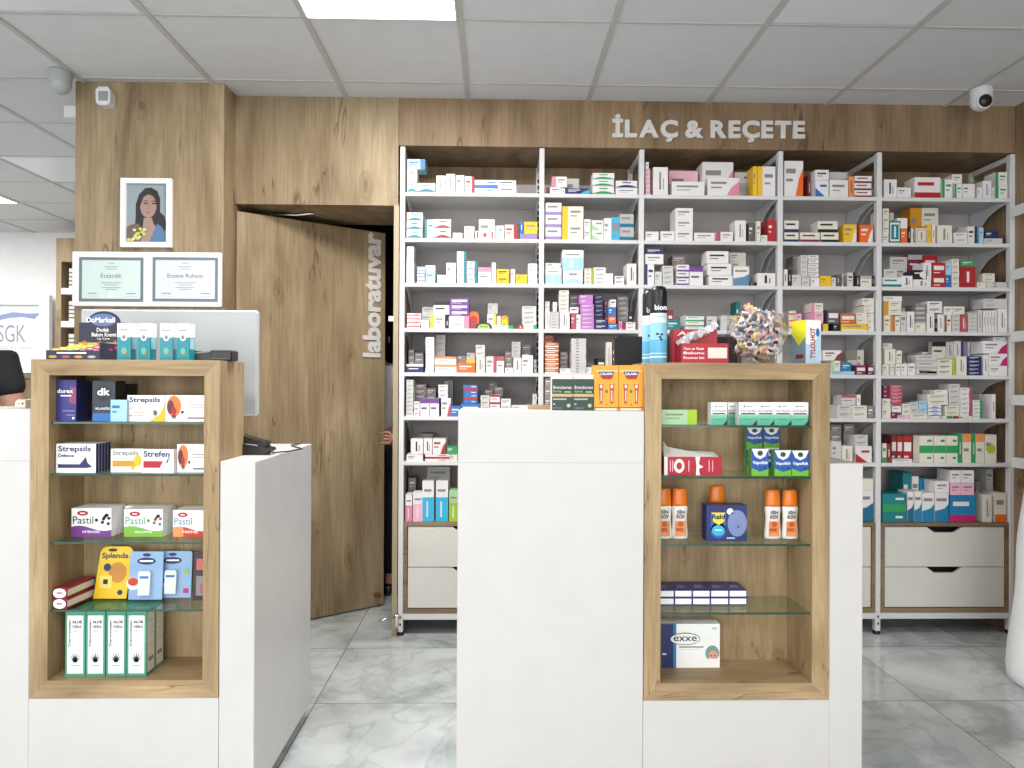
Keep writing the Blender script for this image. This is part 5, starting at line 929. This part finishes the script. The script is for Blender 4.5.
for k, (p0, p1) in enumerate(((79, 143.5), (152.5, 218))):
    u0 = wp(p0, 280, YP-.02)[0]-t.location.x; u1 = wp(p1, 280, YP-.02)[0]-t.location.x; v0 = wp(p0, 301.5, YP-.02)[1]-z0; v1 = wp(p0, 257, YP-.02)[1]-z0; W2, H2 = u1-u0, v1-v0
    b = MB(); b.fq(u0, u1, v0, v1, -.0206, mat('mount_grey', '6d7880', .5)); b.fq(u0+.014, u1-.014, v0+.014, v1-.014, -.021, mat('paper_green', 'cfe0da', .4) if k == 0 else mat('paper_lilac', 'd3d6df', .4))
    for v, a in ((.86, .1), (.78, .22), (.73, .16), (.42, .32), (.37, .22), (.31, .28), (.27, .18)): b.fq((u0+u1)/2-W2*a*.5-.0, (u0+u1)/2+W2*a*.5, v0+H2*v, v0+H2*v+.0028, -.0214, pm('h'))
    for a in (.14, .74): b.fq(u0+W2*a, u0+W2*(a+.14), v0+H2*.18, v0+H2*.18+.003, -.0214, pm('q')); b.fq(u0+W2*(a-.02), u0+W2*(a+.16), v0+H2*.12, v0+H2*.12+.002, -.0214, pm('G'))
    if k == 0: b.disc((u0+u1)/2, v0+H2*.16, .014, .014, -.0214, Wt)
    c = b.build('certificate', t); text(['Eczacılık', 'Eczane Ruhsatı'][k], (u0+u1)/2-W2*[.16, .27][k], (u0+u1)/2+W2*[.16, .27][k], v0+H2*.54, v0+H2*.63, -.0216, pm('q'), c, 'lettering', 0)
def dome_camera(label, px, py, Y, r, dark):
    x, z = wp(px, py, Y); t = thing('dome_camera', label, 'security camera', (x, Y, z)); 
    b = MB(); n = 7; b.lathe([(r*1.02, CZ-z), (r*1.05, CZ-z-.012), (r*1.0, .01)]+[(r*math.cos(R(a)), -r*math.sin(R(a))) for a in range(0, 90, 12)]+[(.001, -r)], WM if dark else mat('dome_grey', 'a9acab', .3), 28); b.build('housing', t)
    if dark:
        b = MB(); b.lathe([(r*.62, 0), (r*.6, .012), (r*.45, .018), (r*.001, .02)], BLK, 24); o = b.build('lens', t, (-.006, -r*.72, -r*.28)); o.rotation_euler = (R(98), 0, R(-8))
        b = MB(); b.lathe([(r*.74, 0), (r*.74, .006), (r*.6, .008)], WM, 24); o = b.build('lens_ring', t, (-.006, -r*.70, -r*.28)); o.rotation_euler = (R(98), 0, R(-8))
dome_camera('white dome camera with black lens at the right ceiling corner', 981, 101, 3.43, .048, True)
dome_camera('grey half-dome sensor on the ceiling left of the pillar', 60, 84, 3.38, .048, False)
x, z = wp(106, 107.5, 3.47); t = thing('motion_sensor', 'small white box sensor high on the pillar', 'sensor', (x, 3.488, z))
b = MB(); b.prism([(-.03, .012), (-.018, 0), (.02, 0), (.034, .012), (.036, .066), (.024, .085), (-.018, .085), (-.032, .07)], 'y', -.05, 0, WM); b.build('case', t)
b = MB(); b.box(-.018, .026, -.0515, -.0502, .02, .064, mat('sensor_grey', '8f9494', .4)); b.build('sensor_window', t)
x, z = wp(73, 121, 3.6); b = MB(); b.box(x-.02, XP0-.0004, 3.55, 3.62, z, z+.06, WM, .006); tag(b.build('wall_alarm'), 'white sensor on the left side of the pillar', 'sensor')
# ------------------------------------------------------------------ far left room
YS = 6.93; xa, z1 = wp(-40, 295, YS); xb, z0 = wp(52, 373, YS); w, h = xb-xa, z1-z0
t = thing('insurance_sign', 'white framed sign with blue swoosh on the far white wall', 'sign', ((xa+xb)/2, YS, z0)); frame(t, w, h, .09, .05, FW)
b = MB(); b.box(-w/2+.09, w/2-.09, -.02, -.005, .09, h-.09, mat('sign_glass_white', 'e4eaee', .3)); pn = b.build('panel', t)
f = lambda px, py: (wp(px, py, YS-.03)[0]-t.location.x, wp(px, py, YS-.03)[1]-z0)
b = MB(); b.fp([f(-30, 327), f(-5, 321), f(8, 318), f(22, 317), f(34, 319), f(40, 313), f(28, 313.5), f(12, 312), f(-5, 316)], -.0215, mat('print_sgk_blue', '8b97c4', .4)); b.build('emblem', t)
p0, p1 = f(-3, 342), f(25, 325); text('SGK', p0[0], p1[0], p0[1], p1[1], -.0215, mat('print_sgk_grey', '8f97a3', .4), t, 'lettering', 0)
p0, p1 = f(-25, 350), f(32, 346); text('Anlaşmalı Eczane', p0[0], p1[0], p0[1], p1[1], -.0215, pm('G'), t, 'lettering', 0)
# oak shelf unit against the far wall
xa = wp(56, 300, 6.6)[0]; xb = -2.9; t = thing('wall_shelf_unit', 'oak shelf unit with white shelves behind the pillar, far room', 'shelf unit', (xa, 6.6, 0)); W_ = xb-xa; zt_ = wp(60, 238, 6.6)[1]
b = MB(); b.box(0, .045, 0, .38, 0, zt_, OAK); b.box(W_-.045, W_, 0, .38, 0, zt_, OAK); b.box(.045, W_-.045, 0, .38, zt_-.21, zt_, OAK); b.box(.045, W_-.045, .36, .38, 0, zt_-.21, OAKB); b.build('carcass', t)
zsh = [wp(66, y, 6.6)[1] for y in (288, 321, 354, 387)]
for z in zsh: b = MB(); b.box(.045, W_-.045, .0, .36, z-.055, z, WM); b.build('shelf', t)
k = 0
for si, z in enumerate(zsh[:3]):
    for c in range(3):
        b = MB(); hb = .18-.02*c; b.box(0, .07, 0, .08, 0, hb, pm('g')); 
        for q in range(4): b.box(-.0005, .0705, -.001, 0, hb*(.15+.2*q), hb*(.22+.2*q), pm('q'))
        tag(b.build('supply_box', None, (xa+.09+c*.085, 6.64, z+.0006)), 'blurred grey box, %s from left, %s shelf of the far oak unit' % (ORD[c+1], ['upper', 'middle', 'lower'][si]), 'box', 'boxes on the far oak unit')
t = thing('low_cabinet', 'oak low cabinet under the far framed sign', 'cabinet', (-4.6, 5.2, 0)); z1 = wp(25, 374, 5.2)[1]; xr = wp(75, 380, 5.2)[0]+4.6
b = MB(); b.box(-1.2, xr, 0, .45, .08, z1-.03, OAK); b.build('body', t); b = MB(); b.box(-1.22, xr+.02, -.02, .46, z1-.03, z1, OAK); b.build('top', t); b = MB(); b.box(-1.15, xr-.04, .04, .42, 0, .08, PL); b.build('plinth', t)
for q in range(3): b = MB(); u0 = -1.19+q*(xr+1.2)/3; b.box(u0+.005, u0+(xr+1.2)/3-.005, -.016, -.0005, .1, z1-.04, OAK); dd = b.build('door', t); b = MB(); b.box(u0+.03, u0+.04, -.03, -.0165, .5, .62, CHR); b.build('handle', dd)
# small cream box behind the left counter's raised front
zc = wp(15, 408.5, YF)[1]; x = wp(25, 405, 2.2)[0]; t = thing('tape_dispenser', 'small cream device on the left counter beside the display case', 'device', (x, 2.2, zc+.0006))
b = MB(); b.prism([(-.016, 0), (.0135, 0), (.0135, .022), (-.008, .024), (-.016, .016)], 'y', -.02, .03, mat('cream_plastic', 'e6dfc8', .4)); b.build('case', t); b = MB(); b.disc(.006, .012, .003, .003, -.0206, Dt, 10); b.fq(-.012, .0, .01, .012, -.0206, pm('h')); b.build('button', t)
# ------------------------------------------------------------------ right edge: wall shelf fronts, white stand
for k, py in enumerate((204, 268, 331, 395, 458)):
    z = wp(1021, py, 3.5)[1]; xl = wp(1020.5, py, 3.5)[0]
    if k == 0: rt = thing('side_shelving', 'white shelving along the right side wall, seen edge on', 'shelving', (xl, 3.31, 0))
    b = MB(); b.box(0, .008, 0, .25, z-.05, z, WM); b.box(.008, XRW+.44-xl, 0, .25, z-.03, z-.006, WM); b.build('shelf', rt)
b = MB(); b.box(XRW+.40-xl, XRW+.44-xl, 0.02, .06, 0, 2.2, WM); b.box(XRW+.40-xl, XRW+.44-xl, .2, .24, 0, 2.2, WM); b.build('upright', rt)
z = wp(1021, 395, 3.5)[1]; b = carton_mesh(.12, .14, .1, 'T', 't', 'W', 5); tag(b.build('side_carton', None, (xl+.08, 3.35, z-.0055)), 'teal carton on the side shelving at the right edge', 'carton')
xc = wp(1012.5, 690, 2.97)[0]+.295
b = MB(); pr = []
for k in range(25):
    z = 1.12*k/24; r = .25-.075*(z/.97)+.005*math.sin(z*13)
    if k == 0: pr.append((r*.93, 0)); pr.append((r*.985, .008)); r_ = r
    else: pr.append((r, z))
pr += [(pr[-1][0]*.9, 1.135), (pr[-1][0]*.5, 1.14)]
b.lathe(pr, mat('stand_white', 'f7f7f7', .35), 40, xc, 3.0); tag(b.build('tapered_stand'), 'tall smooth white tapered stand at the right edge', 'stand')
b = MB(); x, z = wp(396, 617, YW-.03); b.tube([(x+.0, YW-.03, z), (x-.03, YW-.06, z+.004), (x-.07, YW-.09, z)], .007, CHR, 10); b.box(x-.003, x+.012, YW-.04, YW-.016, z-.05, z+.012, CHR, .002); tag(b.build('floor_latch'), 'small chrome latch beside the foot of the first shelving post', 'latch')
# ------------------------------------------------------------------ people
def skin(name, pts, edges, mt, parent, root, sub=2):
    names = list(pts); me = bpy.data.meshes.new(name); me.from_pydata([pts[n][0] for n in names], [(names.index(a), names.index(b)) for a, b in edges], [])
    o = bpy.data.objects.new(name, me); COL.objects.link(o); md = o.modifiers.new('s', 'SKIN'); md.use_smooth_shade = True
    for i, n in enumerate(names):
        sv = me.skin_vertices[0].data[i]; r = pts[n][1]; sv.radius = r if isinstance(r, tuple) else (r, r); sv.use_root = (n == root)
    ss = o.modifiers.new('u', 'SUBSURF'); ss.levels = sub; ss.render_levels = sub
    dg = bpy.context.evaluated_depsgraph_get(); m2 = bpy.data.meshes.new_from_object(o.evaluated_get(dg)); bpy.data.objects.remove(o)
    m2.materials.clear(); m2.materials.append(mt)
    for p in m2.polygons: p.use_smooth = True
    o = bpy.data.objects.new(name, m2); COL.objects.link(o); o.parent = parent; return o
def person(label, loc, rz, H, top_mat, leg_mat, sleeve, hair_mat, skin_mat, grip=None, coat=False):
    t = thing('person', label, 'person', loc, rz); s = H/1.7; V = lambda x, y, z: Vector((x*s, y*s, z*s))
    P = {}; E = []
    P['pel'] = (V(0, 0, .93), (.125*s, .1*s)); P['bel'] = (V(0, 0, 1.08), (.115*s, .09*s)); P['che'] = (V(0, .01, 1.25), (.135*s, .095*s)); P['upc'] = (V(0, .01, 1.37), (.11*s, .075*s)); P['nec'] = (V(0, .0, 1.46), .052*s); P['hd0'] = (V(0, -.012, 1.53), .068*s); P['hd1'] = (V(0, -.005, 1.60), (.082*s, .092*s)); P['hd2'] = (V(0, .0, 1.655), (.062*s, .07*s))
    E += [('pel', 'bel'), ('bel', 'che'), ('che', 'upc'), ('upc', 'nec'), ('nec', 'hd0'), ('hd0', 'hd1'), ('hd1', 'hd2')]
    P['nos'] = (V(0, -.108, 1.575), .013*s); P['nsb'] = (V(0, -.08, 1.60), .012*s); E += [('hd1', 'nsb'), ('nsb', 'nos')]
    for sg, q in ((-1, 'l'), (1, 'r')):
        g = grip if (grip and sg == grip[0]) else None
        sh = V(sg*.175, .005, 1.385); el = V(sg*.225, .02, 1.10); wr = V(sg*.235, -.06, .86)
        if g: wr = Vector(g[1]); el = V(sg*.25, .05, 1.12)
        P[q+'sh'] = (sh, .052*s); P[q+'el'] = (el, .038*s); P[q+'fa'] = (el.lerp(wr, .4), .036*s); P[q+'wr'] = (wr, .024*s)
        dr = (wr-el).normalized() if not g else Vector(g[2]).normalized(); sd = dr.cross(Vector((sg, 0, 0.01))).normalized()
        if g: sd = Vector((0, 0, -1))
        pa = wr+dr*.045*s; P[q+'pa'] = (pa, (.03*s, .016*s)); pk = wr+dr*.08*s; P[q+'pk'] = (pk, (.032*s, .014*s))
        E += [('upc', q+'sh'), (q+'sh', q+'el'), (q+'el', q+'fa'), (q+'fa', q+'wr'), (q+'wr', q+'pa'), (q+'pa', q+'pk')]
        curl = dr.cross(sd).normalized()*(sg)
        if g: curl = Vector((0, -1, 0))
        for i, L_ in enumerate((.066, .075, .070, .055)):
            o_ = sd*((i-1.5)*.021*s); a = pk+o_+dr*.02*s; b_ = a+dr*L_*.5*s+curl*.006; c_ = b_+dr*L_*.4*s+curl*.02*s
            P[q+'f%da' % i] = (a, .0095*s); P[q+'f%db' % i] = (b_, .0085*s); P[q+'f%dc' % i] = (c_, .0075*s); E += [(q+'pk', q+'f%da' % i), (q+'f%da' % i, q+'f%db' % i), (q+'f%db' % i, q+'f%dc' % i)]
        a = pa-sd*.034*s+dr*.01*s; b_ = a+(dr*.03-sd*.018)*s; P[q+'ta'] = (a, .012*s); P[q+'tb'] = (b_, .0095*s); E += [(q+'pa', q+'ta'), (q+'ta', q+'tb')]
        hp = V(sg*.09, 0, .88); kn = V(sg*.1, -.01, .5); an = V(sg*.1, .02, .09); P[q+'hp'] = (hp, .085*s); P[q+'kn'] = (kn, .055*s); P[q+'ca'] = (V(sg*.1, .02, .36), .052*s); P[q+'an'] = (an, .036*s); P[q+'to'] = (V(sg*.11, -.12, .035), (.035*s, .025*s))
        E += [('pel', q+'hp'), (q+'hp', q+'kn'), (q+'kn', q+'ca'), (q+'ca', q+'an'), (q+'an', q+'to')]
    skin('body', P, E, skin_mat, t, 'pel')
    # clothes
    C = {}; F = []; g_ = .016*s
    def cp(n, extra=g_): r = P[n][1]; C[n] = (P[n][0], tuple(v+extra for v in r) if isinstance(r, tuple) else r+extra)
    for n in ('pel', 'bel', 'che', 'upc'): cp(n)
    C['col'] = (V(0, .0, 1.425), .062*s); F += [('pel', 'bel'), ('bel', 'che'), ('che', 'upc'), ('upc', 'col')]
    for q in 'lr':
        cp(q+'sh'); F.append(('upc', q+'sh'))
        if sleeve == 'short': m_ = P[q+'sh'][0].lerp(P[q+'el'][0], .55); C[q+'m'] = (m_, .062*s); F.append((q+'sh', q+'m'))
        else: cp(q+'el'); cp(q+'fa', .012); C[q+'m'] = (P[q+'el'][0].lerp(P[q+'wr'][0], .93), .036*s); F += [(q+'sh', q+'el'), (q+'el', q+'fa'), (q+'fa', q+'m')]
    if coat: C['hem'] = (V(0, .0, .62), (.19*s, .13*s)); F.append(('pel', 'hem'))
    skin('coat' if coat else 'shirt', C, F, top_mat, t, 'pel')
    C = {}; F = []
    C['w'] = (V(0, 0, .96), (.128*s, .102*s))
    for q in 'lr':
        for n in ('hp', 'kn', 'ca'): C[q+n] = (P[q+n][0], P[q+n][1]+.014)
        C[q+'an'] = (P[q+'an'][0], .055*s); F += [('w', q+'hp'), (q+'hp', q+'kn'), (q+'kn', q+'ca'), (q+'ca', q+'an')]
    skin('trousers', C, F, leg_mat, t, 'w')
    for sg in (-1, 1):
        skin('shoe', {'a': (V(sg*.1, .04, .045), .042*s), 'b': (V(sg*.105, -.05, .042), .044*s), 'c': (V(sg*.11, -.15, .036), (.042*s, .034*s))}, [('a', 'b'), ('b', 'c')], BLK, t, 'a', 1)
    # hair, eyes, mouth, ears
    hr = {'a': (V(0, .02, 1.675), (.082*s, .085*s)), 'b': (V(0, .06, 1.60), (.085*s, .06*s)), 'c': (V(0, .07, 1.5), (.07*s, .04*s)), 'd': (V(0, .08, 1.4), (.06*s, .03*s))}
    skin('hair', hr, [('a', 'b'), ('b', 'c'), ('c', 'd')], hair_mat, t, 'a')
    b = MB()
    for sg in (-1, 1):
        b.lathe([(.001, -.011), (.008, -.008), (.011, 0), (.008, .008), (.001, .011)], mat('eye_white', 'e8e4de', .3), 12, sg*.03*s, -.078*s)
    for i in range(len(b.v)): b.v[i] = (b.v[i][0], b.v[i][1], b.v[i][2]+1.605*s)
    for sg in (-1, 1): b.disc(sg*.03*s, 1.605*s, .0055, .0055, -.0895*s-.003, pm('D'), 12)
    b.build('eyes', t)
    b = MB(); b.disc(0, 1.545*s, .02, .006, -.088*s, mat('lips', 'a0574f', .5), 14); b.build('mouth', t)
    for sg in (-1, 1): b = MB(); b.lathe([(.004, -.022), (.012, -.01), (.014, .008), (.008, .02)], skin_mat, 10, sg*.086*s, .005, .5, 1); b.build('ear', t, (0, 0, 1.59*s))
    return t
SKIN = mat('skin_tone', 'b98a76', .5)
xa = wp(27, 376, 2.95)[0]
person('person in a black short sleeved shirt behind the left counter', (xa-.28, 2.98, 0), 0, 1.63, mat('cotton_black', '121214', .8), mat('trouser_grey', '3a3c42', .8), 'short', mat('hair_dark', '2a1f1a', .6), SKIN)
hx, hz = wp(394, 438, 4.2)
PX0, PY0 = hx-.15, 4.45
person('person in a white coat and black trousers behind the laboratory door', (PX0, PY0, 0), 0, 1.62, mat('coat_white', 'd9d3cf', .7), mat('trouser_black', '141416', .8), 'long', mat('hair_dark', '2a1f1a', .6), SKIN,
       grip=(1, (hx+.075-PX0, 4.17-PY0, hz+.005), (-1, -.12, 0)), coat=False)
